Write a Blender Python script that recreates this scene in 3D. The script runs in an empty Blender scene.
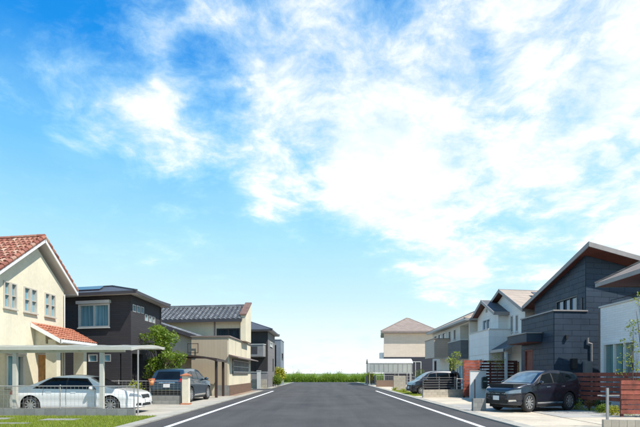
import bpy, bmesh, math, random
from mathutils import Vector, Matrix
from mathutils.bvhtree import BVHTree
random.seed(11)
R = math.radians
scene = bpy.context.scene
col = scene.collection

# ------------------------------------------------------------------ camera
cam_d = bpy.data.cameras.new('camera')
cam = bpy.data.objects.new('camera', cam_d)
col.objects.link(cam)
cam.location = (0, 0, 1.6)
cam.rotation_euler = (R(90), 0, 0)
cam_d.sensor_width = 36
cam_d.lens = 27.0
cam_d.shift_x = -0.0078
cam_d.shift_y = 0.25
cam_d.clip_end = 8000
scene.camera = cam

# ------------------------------------------------------------------ light
SUN_EL, SUN_BACK = R(54), R(33)            # height, and how far the sun stands behind the camera's right hand
to_sun = Vector((math.cos(SUN_EL)*math.cos(SUN_BACK), -math.cos(SUN_EL)*math.sin(SUN_BACK), math.sin(SUN_EL)))
sl = bpy.data.lights.new('sun', 'SUN')
sl.energy = 3.1
sl.angle = R(0.55)
sl.color = (1.0, 0.955, 0.88)
so = bpy.data.objects.new('sun', sl)
so.rotation_euler = to_sun.to_track_quat('Z', 'Y').to_euler()
so.location = (30, -10, 40)
col.objects.link(so)
scene.view_settings.view_transform = 'Standard'
scene.view_settings.look = 'None'
scene.view_settings.gamma = 1
scene.view_settings.exposure = 1.08

# ------------------------------------------------------------------ node helpers
class NT:
    def __init__(s, tree): s.t = tree
    def n(s, typ, **kw):
        nd = s.t.nodes.new(typ)
        for k, v in kw.items(): setattr(nd, k, v)
        return nd
    def l(s, a, b): s.t.links.new(a, b)
    def put(s, inp, v):
        if hasattr(v, 'is_linked'): s.l(v, inp)
        elif v is not None: inp.default_value = v
    def m(s, op, a, b=None, c=None, clamp=False):
        nd = s.n('ShaderNodeMath', operation=op, use_clamp=clamp)
        for i, v in enumerate((a, b, c)):
            if v is not None: s.put(nd.inputs[i], v)
        return nd.outputs[0]
    def vm(s, op, a, b=None, scale=None):
        nd = s.n('ShaderNodeVectorMath', operation=op)
        s.put(nd.inputs[0], a)
        if b is not None: s.put(nd.inputs[1], b)
        if scale is not None: s.put(nd.inputs[3], scale)
        return nd.outputs['Value'] if op in ('DOT_PRODUCT', 'LENGTH', 'DISTANCE') else nd.outputs[0]
    def mix(s, f, a, b, blend='MIX'):
        nd = s.n('ShaderNodeMix', data_type='RGBA', blend_type=blend)
        s.put(nd.inputs[0], f); s.put(nd.inputs[6], a); s.put(nd.inputs[7], b)
        return nd.outputs[2]
    def noise(s, vec, scale, detail=4, rough=0.55, dist=0.0):
        nd = s.n('ShaderNodeTexNoise')
        if vec is not None: s.l(vec, nd.inputs['Vector'])
        nd.inputs['Scale'].default_value = scale; nd.inputs['Detail'].default_value = detail
        nd.inputs['Roughness'].default_value = rough; nd.inputs['Distortion'].default_value = dist
        return nd.outputs['Fac']
    def smooth(s, v, a, b):
        nd = s.n('ShaderNodeMapRange', interpolation_type='SMOOTHSTEP')
        s.put(nd.inputs[0], v); nd.inputs[1].default_value = a; nd.inputs[2].default_value = b
        return nd.outputs[0]
    def rng(s, v, a, b, c, d):
        nd = s.n('ShaderNodeMapRange')
        s.put(nd.inputs[0], v)
        for i, q in enumerate((a, b, c, d)): nd.inputs[i+1].default_value = q
        return nd.outputs[0]
    def bump(s, h, strength, dist=0.02, normal=None):
        nd = s.n('ShaderNodeBump'); s.l(h, nd.inputs['Height'])
        nd.inputs['Strength'].default_value = strength; nd.inputs['Distance'].default_value = dist
        if normal is not None: s.l(normal, nd.inputs['Normal'])
        return nd.outputs[0]

# ------------------------------------------------------------------ world: clear sky with cloud banks
world = bpy.data.worlds.new('World')
scene.world = world
world.use_nodes = True
world.node_tree.nodes.clear()
w = NT(world.node_tree)
sky = w.n('ShaderNodeTexSky', sky_type='NISHITA', sun_disc=False)
sky.sun_elevation = SUN_EL
sky.sun_rotation = math.pi/2 + SUN_BACK
sky.altitude = 0; sky.air_density = 1.0; sky.dust_density = 0.6; sky.ozone_density = 2.5
d = w.n('ShaderNodeTexCoord').outputs['Generated']
sep = w.n('ShaderNodeSeparateXYZ'); w.l(d, sep.inputs[0])
up = w.m('MAXIMUM', sep.outputs[2], 0.0)
inv = w.m('DIVIDE', 1.0, w.m('ADD', up, 0.22))
flat = w.n('ShaderNodeCombineXYZ')
w.l(w.m('MULTIPLY', sep.outputs[0], inv), flat.inputs[0])
w.l(w.m('MULTIPLY', sep.outputs[1], inv), flat.inputs[1])
flat.inputs[2].default_value = 3.7
wn = w.n('ShaderNodeTexNoise'); w.l(flat.outputs[0], wn.inputs['Vector']); wn.inputs['Scale'].default_value = 2.6; wn.inputs['Detail'].default_value = 5
warp = w.vm('ADD', flat.outputs[0], w.vm('SCALE', w.vm('SUBTRACT', wn.outputs['Color'], (.5, .5, .5)), scale=0.20))
big = w.noise(warp, 1.9, 3, .5)
fine = w.noise(warp, 5.5, 9, .64, .05)
def lobe(x, z, inner, outer):
    v = Vector((x, 1, z)).normalized()
    return w.smooth(w.vm('DOT_PRODUCT', d, tuple(v)), math.cos(R(outer)), math.cos(R(inner)))
bias = None
for (x, z, i_, o_, a) in [(.46, .44, 9, 25, .37), (.04, .58, 2, 15, .26), (-.02, .45, 1, 12, .14), (.66, .34, 3, 17, .14), (.12, .36, 1, 9, .22), (-.11, .37, .5, 5.5, .22), (.27, .19, .5, 5, .30), (-.33, .60, 2, 10, .17), (-.42, .48, 1, 8, .12), (-.12, .72, 1, 7, .10),
                          (-.66, .56, 3, 10, -.04), (-.24, .61, .5, 5.5, -.26), (-.44, .64, .5, 4, -.14), (-.02, .24, 3, 13, -.16), (-.48, .20, 3, 16, -.10), (.22, .64, .5, 7, -.06), (.16, .50, .5, 6, -.07), (.62, .45, .5, 5, -.10), (-.60, .72, .5, 6, .06), (.46, .13, 4, 15, -.26), (.10, .14, 3, 10, -.12), (-.52, .50, .5, 4, .10)]:
    t = w.m('MULTIPLY', lobe(x, z, i_, o_), a)
    bias = t if bias is None else w.m('ADD', bias, t)
field = w.m('ADD', w.m('ADD', w.m('MULTIPLY', w.m('SUBTRACT', big, .5), .55), w.m('MULTIPLY', w.m('SUBTRACT', fine, .5), 1.15)), bias)
dens = w.m('MULTIPLY', w.smooth(field, -.14, .54), .95)
veil = w.m('MULTIPLY', w.smooth(w.m('ADD', w.noise(warp, 1.6, 8, .62), w.m('MULTIPLY', bias, .5)), .42, .80), .26)
cov = w.m('MAXIMUM', dens, veil)
tint = w.n('ShaderNodeHueSaturation'); tint.inputs['Hue'].default_value = .487; tint.inputs['Saturation'].default_value = 2.6; tint.inputs['Value'].default_value = .95
w.l(sky.outputs[0], tint.inputs['Color'])
ramp = w.n('ShaderNodeValToRGB'); w.l(up, ramp.inputs[0])
re_ = ramp.color_ramp.elements
re_[0].position = 0; re_[0].color = (.98, .985, 1, 1); re_[1].position = .85; re_[1].color = (.004, .17, .58, 1)
for p_, c_ in ((.06, (.84, .93, .98)), (.15, (.58, .82, .96)), (.28, (.36, .70, .95)), (.40, (.17, .53, .91)), (.54, (.015, .27, .78))):
    q_ = re_.new(p_); q_.color = (*c_, 1)
air = w.vm('SCALE', ramp.outputs[0], scale=4.9)
blue = w.mix(w.m('MULTIPLY', w.smooth(up, .05, .5), .08), air, tint.outputs[0])
cl = w.mix(w.m('MULTIPLY', w.smooth(fine, .38, .68), w.smooth(dens, .35, 1.0)), (4.0, 4.5, 4.75, 1), (5.5, 5.5, 5.45, 1))
cl = w.mix(w.smooth(cov, .15, .85), (2.7, 4.35, 5.0, 1), cl)
skyc = w.mix(cov, blue, cl)
bg = w.n('ShaderNodeBackground'); bg.inputs[1].default_value = 0.11
w.l(skyc, bg.inputs[0])
world.cycles.sampling_method = 'MANUAL'; world.cycles.sample_map_resolution = 512
wo = w.n('ShaderNodeOutputWorld'); w.l(bg.outputs[0], wo.inputs[0])

# ------------------------------------------------------------------ materials
MATS = {}
def new_mat(name):
    m = bpy.data.materials.new(name); m.use_nodes = True
    t = NT(m.node_tree); b = m.node_tree.nodes['Principled BSDF']
    MATS[name] = m
    return m, t, b
def c4(c): return (c[0], c[1], c[2], 1)
def mat(name, c, rough=.7, var=.12, scale=1.5, bump=.0, bscale=60, metal=0, spec=.5, coat=0, streak=0, piece=0):
    """Plain surface: colour with broad blotches, fine grain and relief."""
    m, t, b = new_mat(name)
    co = t.n('ShaderNodeTexCoord').outputs['Object']
    n1 = t.noise(co, scale, 6, .6); n2 = t.noise(co, scale*14, 3, .6)
    f = t.m('ADD', t.m('MULTIPLY', n1, .7), t.m('MULTIPLY', n2, .3))
    dk = [x*(1-var*1.6) for x in c]; lt = [min(1, x*(1+var)) for x in c]
    colr = t.mix(t.smooth(f, .3, .7), c4(dk), c4(lt))
    if streak:
        mp = t.n('ShaderNodeMapping'); mp.inputs['Scale'].default_value = (3.2, 3.2, .16); t.l(co, mp.inputs[0])
        s = t.smooth(t.noise(mp.outputs[0], 1.3, 5, .65), .52, .8)
        colr = t.mix(t.m('MULTIPLY', s, streak), colr, c4([x*.55 for x in c]))
    if piece:
        oi = t.n('ShaderNodeObjectInfo').outputs['Random']
        colr = t.vm('SCALE', colr, scale=t.rng(oi, 0, 1, 1-piece, 1+piece))
    t.l(colr, b.inputs['Base Color'])
    t.l(t.rng(n1, .3, .7, rough*.9, min(1, rough*1.1)), b.inputs['Roughness'])
    b.inputs['Metallic'].default_value = metal
    b.inputs['Specular IOR Level'].default_value = spec
    if coat:
        b.inputs['Coat Weight'].default_value = coat; b.inputs['Coat Roughness'].default_value = .03
    if bump:
        t.l(t.bump(t.noise(co, bscale, 4, .65), bump, .01), b.inputs['Normal'])
    return m
def siding(name, c, bw, bh, joint=.014, rough=.75, var=.08, jdark=.7, bump=.35, grain=90, offset=.5, streak=.15):
    """Wall cladding too fine to build board by board: courses with recessed joints."""
    m, t, b = new_mat(name)
    co = t.n('ShaderNodeTexCoord').outputs['Object']
    sp = t.n('ShaderNodeSeparateXYZ'); t.l(co, sp.inputs[0])
    cb = t.n('ShaderNodeCombineXYZ'); t.l(t.m('ADD', sp.outputs[0], sp.outputs[1]), cb.inputs[0]); t.l(sp.outputs[2], cb.inputs[1])
    br = t.n('ShaderNodeTexBrick'); t.l(cb.outputs[0], br.inputs['Vector'])
    br.offset = offset
    br.inputs['Scale'].default_value = 1; br.inputs['Brick Width'].default_value = bw; br.inputs['Row Height'].default_value = bh
    br.inputs['Mortar Size'].default_value = joint; br.inputs['Mortar Smooth'].default_value = .3
    br.inputs['Color1'].default_value = c4([x*(1+var) for x in c]); br.inputs['Color2'].default_value = c4([x*(1-var) for x in c])
    br.inputs['Mortar'].default_value = c4([x*jdark for x in c])
    n1 = t.noise(co, 1.1, 6, .6)
    colr = t.mix(t.m('MULTIPLY', t.smooth(n1, .35, .75), .25), br.outputs['Color'], c4([x*.8 for x in c]))
    if streak:
        mp = t.n('ShaderNodeMapping'); mp.inputs['Scale'].default_value = (3, 3, .15); t.l(co, mp.inputs[0])
        colr = t.mix(t.m('MULTIPLY', t.smooth(t.noise(mp.outputs[0], 1.2, 5, .65), .52, .8), streak), colr, c4([x*.6 for x in c]))
    t.l(colr, b.inputs['Base Color']); b.inputs['Roughness'].default_value = rough
    h = t.m('ADD', t.m('SUBTRACT', 1.0, br.outputs['Fac']), t.m('MULTIPLY', t.noise(co, grain, 3, .6), .35))
    t.l(t.bump(h, bump, .012), b.inputs['Normal'])
    return m
def leafmat(name, cols, trans=.35, rough=.5):
    m, t, b = new_mat(name)
    g = t.n('ShaderNodeNewGeometry')
    rp = t.n('ShaderNodeValToRGB'); t.l(g.outputs['Random Per Island'], rp.inputs[0])
    e = rp.color_ramp.elements
    e[0].color = c4(cols[0]); e[1].color = c4(cols[-1])
    for i, c in enumerate(cols[1:-1]):
        q = e.new((i+1)/(len(cols)-1)); q.color = c4(c)
    t.l(rp.outputs[0], b.inputs['Base Color']); b.inputs['Roughness'].default_value = rough
    tr = t.n('ShaderNodeBsdfTranslucent'); t.l(t.mix(.5, rp.outputs[0], (.35, .45, .05, 1)), tr.inputs[0])
    mx = t.n('ShaderNodeMixShader'); mx.inputs[0].default_value = trans
    t.l(b.outputs[0], mx.inputs[1]); t.l(tr.outputs[0], mx.inputs[2])
    t.l(mx.outputs[0], m.node_tree.nodes['Material Output'].inputs[0])
    return m
def tilemat(name, cols, rough=.75):
    m, t, b = new_mat(name)
    g = t.n('ShaderNodeNewGeometry')
    rp = t.n('ShaderNodeValToRGB'); t.l(g.outputs['Random Per Island'], rp.inputs[0])
    e = rp.color_ramp.elements
    e[0].color = c4(cols[0]); e[1].color = c4(cols[-1])
    for i, c in enumerate(cols[1:-1]):
        q = e.new((i+1)/(len(cols)-1)); q.color = c4(c)
    co = t.n('ShaderNodeTexCoord').outputs['Object']
    t.l(t.mix(t.m('MULTIPLY', t.smooth(t.noise(co, 9, 5, .6), .45, .75), .35), rp.outputs[0], c4([x*.5 for x in cols[0]])), b.inputs['Base Color'])
    b.inputs['Roughness'].default_value = rough
    t.l(t.bump(t.noise(co, 60, 3), .25, .01), b.inputs['Normal'])
    return m

def asphalt():
    m, t, b = new_mat('asphalt')
    co = t.n('ShaderNodeTexCoord').outputs['Object']
    grit = t.noise(co, 22, 5, .8); blot = t.noise(co, .35, 6, .6)
    mp = t.n('ShaderNodeMapping'); mp.inputs['Scale'].default_value = (1.1, .05, 1); t.l(co, mp.inputs[0])
    trk = t.noise(mp.outputs[0], 1.0, 4, .6)
    v = t.m('ADD', t.m('MULTIPLY', grit, .50), t.m('ADD', t.m('MULTIPLY', blot, .26), t.m('MULTIPLY', trk, .24)))
    t.l(t.mix(t.smooth(v, .36, .64), (.040, .039, .0385, 1), (.094, .0905, .086, 1)), b.inputs['Base Color'])
    b.inputs['Roughness'].default_value = .88
    b.inputs['Specular IOR Level'].default_value = .3
    t.l(t.bump(t.noise(co, 90, 3, .7), .5, .01), b.inputs['Normal'])
    return m
asphalt()
def roadpaint():
    m, t, b = new_mat('road_paint')
    co = t.n('ShaderNodeTexCoord').outputs['Object']
    wear = t.smooth(t.m('ADD', t.m('MULTIPLY', t.noise(co, 26, 5, .7), .7), t.m('MULTIPLY', t.noise(co, 1.7, 3), .3)), .50, .70)
    t.l(t.mix(t.m('MULTIPLY', wear, .75), (.78, .78, .76, 1), (.22, .22, .22, 1)), b.inputs['Base Color'])
    b.inputs['Roughness'].default_value = .75
    return m
roadpaint()
mat('concrete', (.40, .365, .30), .85, .14, .8, .3, 40, streak=0)
mat('kerb_concrete', (.36, .34, .285), .85, .16, 1.2, .35, 40, piece=.10)
mat('drive_beige', (.54, .465, .35), .85, .14, .7, .3, 45, piece=.05)
mat('drive_grey', (.37, .35, .31), .85, .14, .7, .3, 45)
mat('drive_brown', (.30, .215, .15), .85, .2, .9, .3, 45)
mat('soil', (.10, .075, .05), .95, .3, 2, .6, 20)
mat('ground_grass', (.14, .19, .05), .95, .35, .6, .6, 20)
mat('turf_soil', (.10, .13, .03), .95, .3, 1.6, .6, 25)
mat('block', (.25, .25, .235), .9, .16, 3, .55, 55, piece=.12, streak=.4)
mat('block_tan', (.44, .39, .31), .9, .14, 3, .5, 55, piece=.10, streak=.35)
mat('block_brick', (.26, .17, .12), .9, .25, 5, .5, 55)
mat('mortar', (.22, .21, .195), .95, .1, 5)
mat('stucco_cream', (.71, .645, .48), .9, .08, .5, .7, 30, streak=.2)
mat('white_paint', (.76, .75, .72), .5, .05, 1)
mat('soffit_white', (.62, .60, .56), .7, .05, 1)
mat('frame_silver', (.55, .53, .50), .4, .06, 3, metal=.3)
mat('frame_beige', (.50, .46, .39), .5, .06, 3)
mat('frame_dark', (.03, .028, .027), .4, .1, 3)
mat('black_door', (.02, .018, .019), .5, .1, 2)
mat('wood_door', (.58, .27, .07), .5, .25, 5, .2, 30)
siding('dark_siding', (.042, .038, .042), .9, .11, .010, .8, .10, .6, .4)
mat('dark_trim', (.055, .05, .055), .5, .1, 2)
mat('roof_slate', (.065, .068, .078), .6, .2, 2, .2, 40)
mat('solar_panel', (.02, .03, .055), .2, .2, 5)
siding('shaded_siding', (.47, .385, .27), .20, 4, .010, .85, .03, .88, .35, 60, 0)  # vertical boards; the camera-side shade is put into the tan colour
mat('cream_render', (.69, .61, .44), .9, .08, .6, .5, 40, streak=.18)
mat('brown_tile', (.16, .095, .06), .8, .2, 4, .3, 30)
mat('bronze', (.05, .032, .026), .45, .15, 3)
mat('bronze_panel', (.17, .11, .095), .35, .15, 3)
mat('barn_red', (.17, .10, .075), .7, .2, 3, .2, 40)
siding('grey_siding', (.19, .175, .17), 1.8, .45, .012, .8, .05, .7, .3)
siding('charcoal_siding', (.038, .034, .034), .18, 4, .012, .8, .1, .6, .4, 60, 0)
mat('balcony_grey', (.25, .24, .23), .7, .1, 1.5)
mat('steel_blue', (.20, .23, .26), .6, .1, 1)
mat('navy_panel', (.018, .036, .062), .55, .12, 1.2, .12, 60, piece=.12, streak=.25)
mat('navy_base', (.016, .024, .034), .8, .1, 1)
mat('red_wood', (.175, .05, .034), .6, .3, 4, .3, 30)
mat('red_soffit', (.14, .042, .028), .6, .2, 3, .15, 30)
mat('fence_red', (.30, .078, .048), .62, .35, 2.5, .35, 40, piece=.25)
mat('fence_dark', (.15, .042, .03), .62, .35, 2.5, .35, 40, piece=.25)
siding('white_tile', (.87, .845, .81), .42, .105, .007, .6, .035, .80, .45, 60)
siding('white_siding', (.87, .835, .78), 1.3, .6, .012, .75, .03, .82, .3, 70)
siding('beige_siding', (.62, .515, .41), .9, .22, .010, .8, .04, .82, .35, 70)
siding('cream_siding', (.74, .685, .60), 1.2, .40, .010, .8, .03, .85, .25, 70)
siding('shaded_beige_siding', (.50, .37, .28), .9, .2, .010, .8, .04, .8, .3, 70)  # beige siding darkened in colour to paint shade on the balcony sides
siding('grey_brick', (.15, .145, .14), .5, .16, .012, .8, .12, .7, .4, 60)
siding('navy_siding', (.026, .028, .04), 1.2, .25, .012, .7, .08, .7, .3, 60)
siding('roof_brown', (.29, .225, .185), .45, .22, .02, .8, .14, .6, .5, 50)
siding('roof_tan', (.40, .32, .25), .45, .24, .02, .8, .10, .7, .5, 50)
siding('roof_grey', (.11, .115, .12), .9, .26, .02, .7, .10, .6, .5, 50)
mat('fascia_brown', (.24, .19, .165), .6, .1, 2)
mat('gutter_grey', (.30, .27, .255), .45, .1, 2)
mat('metal_light', (.62, .62, .58), .4, .05, 2, metal=.15)
mat('metal_grey', (.36, .355, .34), .45, .08, 2, metal=.2)
mat('rail_grey', (.16, .155, .15), .45, .08, 2, metal=.2)
mat('wire', (.40, .40, .385), .45, .05, 4, metal=.3)
mat('polycarbonate', (.60, .62, .60), .25, .06, 1)
def poly():
    m = MATS['polycarbonate']; t = NT(m.node_tree); b = m.node_tree.nodes['Principled BSDF']
    tr = t.n('ShaderNodeBsdfTranslucent'); tr.inputs[0].default_value = (.86, .88, .84, 1)
    mx = t.n('ShaderNodeMixShader'); mx.inputs[0].default_value = .6
    t.l(b.outputs[0], mx.inputs[1]); t.l(tr.outputs[0], mx.inputs[2])
    t.l(mx.outputs[0], m.node_tree.nodes['Material Output'].inputs[0])
poly()
mat('carport_beige', (.50, .485, .42), .5, .06, 1)
mat('pillar_cream', (.68, .62, .48), .85, .08, 2, .4, 50)
mat('terracotta_cap', (.45, .17, .085), .8, .15, 4)
mat('mail_green', (.02, .035, .032), .35, .1, 3)
mat('bark', (.11, .08, .055), .9, .3, 6, .6, 30)
tilemat('terracotta', [(.20, .065, .045), (.34, .12, .075), (.42, .21, .14), (.26, .085, .055), (.52, .36, .26)])
tilemat('kawara', [(.13, .135, .14), (.20, .205, .21), (.16, .165, .17), (.25, .255, .26)], .38)
tilemat('terracotta_new', [(.31, .10, .055), (.40, .15, .085), (.35, .12, .065), (.46, .21, .13)])
leafmat('leaf_green', [(.06, .13, .012), (.14, .24, .02), (.24, .33, .03), (.09, .17, .018), (.32, .39, .05)], .5)
leafmat('leaf_yellow', [(.26, .28, .02), (.46, .42, .03), (.36, .34, .03)])
leafmat('leaf_lime', [(.26, .31, .03), (.40, .42, .05), (.33, .38, .05)], .5)
leafmat('leaf_dark', [(.02, .05, .012), (.045, .09, .02), (.07, .12, .03)])
leafmat('leaf_red', [(.20, .06, .03), (.30, .12, .05), (.12, .10, .03)])
leafmat('grass_blade', [(.14, .22, .012), (.26, .34, .018), (.34, .39, .03), (.19, .25, .018), (.42, .38, .12)], .35)
leafmat('weed_blade', [(.12, .22, .02), (.22, .34, .03), (.30, .40, .05), (.16, .27, .03)], .45)
leafmat('weed_flower', [(.40, .40, .30), (.30, .34, .24), (.34, .30, .33)], .3)
def glass(name, c, rough=.03, spec=.9):
    m, t, b = new_mat(name)
    co = t.n('ShaderNodeTexCoord').outputs['Object']
    mp = t.n('ShaderNodeMapping'); mp.inputs['Scale'].default_value = (9, 9, .25); t.l(co, mp.inputs[0])
    fold = t.noise(mp.outputs[0] if name.startswith('glass_') else co, 1.0, 3, .6)
    t.l(t.mix(t.smooth(fold, .35, .65), c4([x*.6 for x in c]), c4([min(1, x*1.25) for x in c])), b.inputs['Base Color'])
    b.inputs['Roughness'].default_value = rough
    b.inputs['Specular IOR Level'].default_value = spec
    b.inputs['IOR'].default_value = 1.5 if 'car' in name else 1.7
    t.l(t.bump(t.noise(co, .9, 2), .03, .05), b.inputs['Normal'])
    return m
glass('glass_sky', (.15, .34, .42))
glass('glass_dark', (.03, .05, .06))
glass('glass_green', (.14, .26, .24))
glass('glass_blue', (.10, .17, .24))
glass('car_glass', (.006, .008, .010), .02, .32)
glass('car_glass_clear', (.16, .22, .25), .02, 1)
glass('headlamp', (.17, .19, .21), .05, 1)
def carpaint(name, c, flake=.0, rough=.28):
    m, t, b = new_mat(name)
    co = t.n('ShaderNodeTexCoord').outputs['Object']
    sp = t.n('ShaderNodeSeparateXYZ'); t.l(co, sp.inputs[0])
    dust = t.m('MULTIPLY', t.smooth(t.m('ADD', sp.outputs[2], t.m('MULTIPLY', t.noise(co, 3, 4), .25)), .55, .2), .14)
    t.l(t.mix(dust, c4(c), (.20, .18, .15, 1)), b.inputs['Base Color'])
    b.inputs['Metallic'].default_value = flake
    b.inputs['Roughness'].default_value = rough
    b.inputs['Coat Weight'].default_value = 1; b.inputs['Coat Roughness'].default_value = .04
    return m
carpaint('paint_white', (.74, .74, .72))
carpaint('paint_navy', (.006, .008, .018), .1)
carpaint('paint_teal', (.022, .05, .078), .4)
carpaint('paint_black', (.014, .015, .02), .3)
mat('tyre', (.022, .021, .021), .85, .15, 6)
mat('alloy', (.55, .55, .55), .3, .05, 5, metal=.8)
mat('car_black', (.012, .012, .012), .55, .1, 4)
mat('chrome', (.75, .75, .75), .12, .02, 4, metal=1)
mat('tail_red', (.40, .012, .012), .15, .05, 4)
mat('plate_white', (.75, .75, .72), .5, .03, 4)
mat('amber', (.62, .25, .10), .5, .1, 4)

# ------------------------------------------------------------------ object helpers
def M(n): return MATS[n]
def link(name, me, m, parent=None, smooth=False):
    o = bpy.data.objects.new(name, me)
    col.objects.link(o)
    if m is not None and not me.materials: me.materials.append(M(m))
    if smooth: me.polygons.foreach_set('use_smooth', [True]*len(me.polygons))
    if parent is not None: attach(o, parent)
    return o
def attach(o, parent):
    o.parent = parent
    o.matrix_parent_inverse = base_of(parent).inverted()
def base_of(p):
    mtx = Matrix.LocRotScale(p.location, p.rotation_euler, p.scale)
    return (base_of(p.parent) @ p.matrix_parent_inverse @ mtx) if p.parent else mtx
def tag(o, label, cat, group=None):
    o['label'] = label; o['category'] = cat
    if group: o['group'] = group
    return o
def thing(name, label, cat, loc=(0, 0, 0), group=None):
    o = bpy.data.objects.new(name, None); o.location = loc; o.empty_display_size = .3
    col.objects.link(o)
    return tag(o, label, cat, group)
def struct(o): o['kind'] = 'structure'; return o

class MB:
    def __init__(s): s.v = []; s.f = []
    def add(s, vs, fs):
        k = len(s.v); s.v += [tuple(p) for p in vs]; s.f += [tuple(i+k for i in q) for q in fs]; return s
    def box(s, x0, x1, y0, y1, z0, z1):
        return s.add([(x0,y0,z0),(x1,y0,z0),(x1,y1,z0),(x0,y1,z0),(x0,y0,z1),(x1,y0,z1),(x1,y1,z1),(x0,y1,z1)],
                     [(3,2,1,0),(4,5,6,7),(0,1,5,4),(1,2,6,5),(2,3,7,6),(3,0,4,7)])
    def hexa(s, b, t):                       # four bottom and four top corners, in the same turn
        return s.add(list(b)+list(t), [(3,2,1,0),(4,5,6,7),(0,1,5,4),(1,2,6,5),(2,3,7,6),(3,0,4,7)])
    def prism(s, pts, z0, z1):
        n = len(pts)
        return s.add([(p[0],p[1],z0) for p in pts]+[(p[0],p[1],z1) for p in pts],
                     [tuple(reversed(range(n))), tuple(range(n, 2*n))]+[(i,(i+1)%n,(i+1)%n+n,i+n) for i in range(n)])
    def extrude(s, pts, vec):
        n = len(pts); v = Vector(vec)
        return s.add([Vector(p) for p in pts]+[Vector(p)+v for p in pts],
                     [tuple(reversed(range(n))), tuple(range(n, 2*n))]+[(i,(i+1)%n,(i+1)%n+n,i+n) for i in range(n)])
    def tube(s, p0, p1, r, n=8, r1=None):
        p0 = Vector(p0); p1 = Vector(p1); a = (p1-p0).normalized()
        q = a.orthogonal().normalized(); t = a.cross(q); r1 = r if r1 is None else r1
        ring = [(math.cos(2*math.pi*i/n), math.sin(2*math.pi*i/n)) for i in range(n)]
        return s.add([p0+(q*c+t*e)*r for c, e in ring]+[p1+(q*c+t*e)*r1 for c, e in ring],
                     [(i,(i+1)%n,(i+1)%n+n,i+n) for i in range(n)]+[tuple(reversed(range(n))), tuple(range(n, 2*n))])
    def bar(s, p0, p1, wd, ht):              # beam of rectangular section between two points
        p0 = Vector(p0); p1 = Vector(p1); a = (p1-p0).normalized()
        side = a.cross(Vector((0,0,1)))
        side = side.normalized() if side.length > 1e-4 else Vector((1,0,0))
        upv = side.cross(a); A = side*wd/2; B = upv*ht/2
        return s.hexa([p0-A-B, p0+A-B, p1+A-B, p1-A-B], [p0-A+B, p0+A+B, p1+A+B, p1-A+B])
    def mesh(s, name, fix=True):
        me = bpy.data.meshes.new(name); me.from_pydata(s.v, [], s.f)
        if fix:
            bm = bmesh.new(); bm.from_mesh(me); bmesh.ops.recalc_face_normals(bm, faces=bm.faces); bm.to_mesh(me); bm.free()
        me.update()
        return me
    def build(s, name, m, parent=None, smooth=False, fix=True):
        return link(name, s.mesh(name, fix), m, parent, smooth)

class Wall:
    """An upright facade from plan point a to b, left to right as seen from outside."""
    def __init__(s, a, b):
        s.a = Vector((a[0], a[1], 0)); dv = Vector((b[0]-a[0], b[1]-a[1], 0)); s.len = dv.length
        s.d = dv.normalized(); s.n = Vector((s.d.y, -s.d.x, 0))
    def p(s, u, z, o=0): return s.a + s.d*u + s.n*o + Vector((0,0,z))
    def box(s, mb, u0, u1, z0, z1, o0, o1):
        mb.hexa([s.p(u0,z0,o1), s.p(u1,z0,o1), s.p(u1,z0,o0), s.p(u0,z0,o0)], [s.p(u0,z1,o1), s.p(u1,z1,o1), s.p(u1,z1,o0), s.p(u0,z1,o0)])
        return mb
CUTS = {}
def opening(wobj, W, u0, u1, z0, z1, depth):
    CUTS.setdefault(wobj.name, (wobj, MB()))
    W.box(CUTS[wobj.name][1], u0, u1, z0, z1, -depth, .3)
def cut_openings():
    for wobj, mb in CUTS.values():
        c = mb.build('cutter', None)
        md = wobj.modifiers.new('b', 'BOOLEAN'); md.operation = 'DIFFERENCE'; md.object = c; md.solver = 'EXACT'
        dg = bpy.context.evaluated_depsgraph_get(); dg.update()
        me = bpy.data.meshes.new_from_object(wobj.evaluated_get(dg))
        wobj.modifiers.clear(); old = wobj.data; wobj.data = me
        bpy.data.meshes.remove(old)
        cm = c.data; bpy.data.objects.remove(c); bpy.data.meshes.remove(cm)

def window(parent, wobj, W, u0, u1, z0, z1, cols=2, frame='frame_silver', pane='glass_sky', rows=1, depth=.11, proud=.03, sill=True, hood=False, fw=.05):
    if wobj is not None: opening(wobj, W, u0, u1, z0, z1, depth+.02)
    g = -.002
    f = MB()
    W.box(f, u0-.02, u0+fw, z0-.02, z1+.02, -depth+.01, proud); W.box(f, u1-fw, u1+.02, z0-.02, z1+.02, -depth+.01, proud)
    W.box(f, u0+fw, u1-fw, z1-fw, z1+.02, -depth+.01, proud-.004); W.box(f, u0+fw, u1-fw, z0-.02, z0+fw, -depth+.01, proud-.004)
    win = f.build('window', frame, parent)
    iu0, iu1, iz0, iz1 = u0+fw, u1-fw, z0+fw, z1-fw
    for i in range(1, cols):
        x = iu0+(iu1-iu0)*i/cols; m_ = MB(); W.box(m_, x-fw*.45, x+fw*.45, iz0, iz1, -depth+.012, proud-.02); m_.build('mullion', frame, win)
    for j in range(1, rows):
        z = iz0+(iz1-iz0)*j/rows; m_ = MB(); W.box(m_, iu0, iu1, z-fw*.4, z+fw*.4, -depth+.014, proud-.022); m_.build('transom', frame, win)
    for i in range(cols):
        for j in range(rows):
            a = iu0+(iu1-iu0)*i/cols; b = iu0+(iu1-iu0)*(i+1)/cols; c = iz0+(iz1-iz0)*j/rows; e = iz0+(iz1-iz0)*(j+1)/rows
            m_ = MB(); off = -depth*.62-(.018 if i % 2 else 0)
            W.box(m_, a, b, c, e, off-.012, off); m_.build('pane', pane, win)
    if sill:
        m_ = MB(); W.box(m_, u0-.05, u1+.05, z0-.07, z0-.022, -.02, proud+.05); m_.build('sill', frame, win)
    if hood:
        m_ = MB(); W.box(m_, u0-.06, u1+.06, z1+.022, z1+.20, -.02, .14); m_.build('shutter_box', frame, win)
    return win
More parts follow.
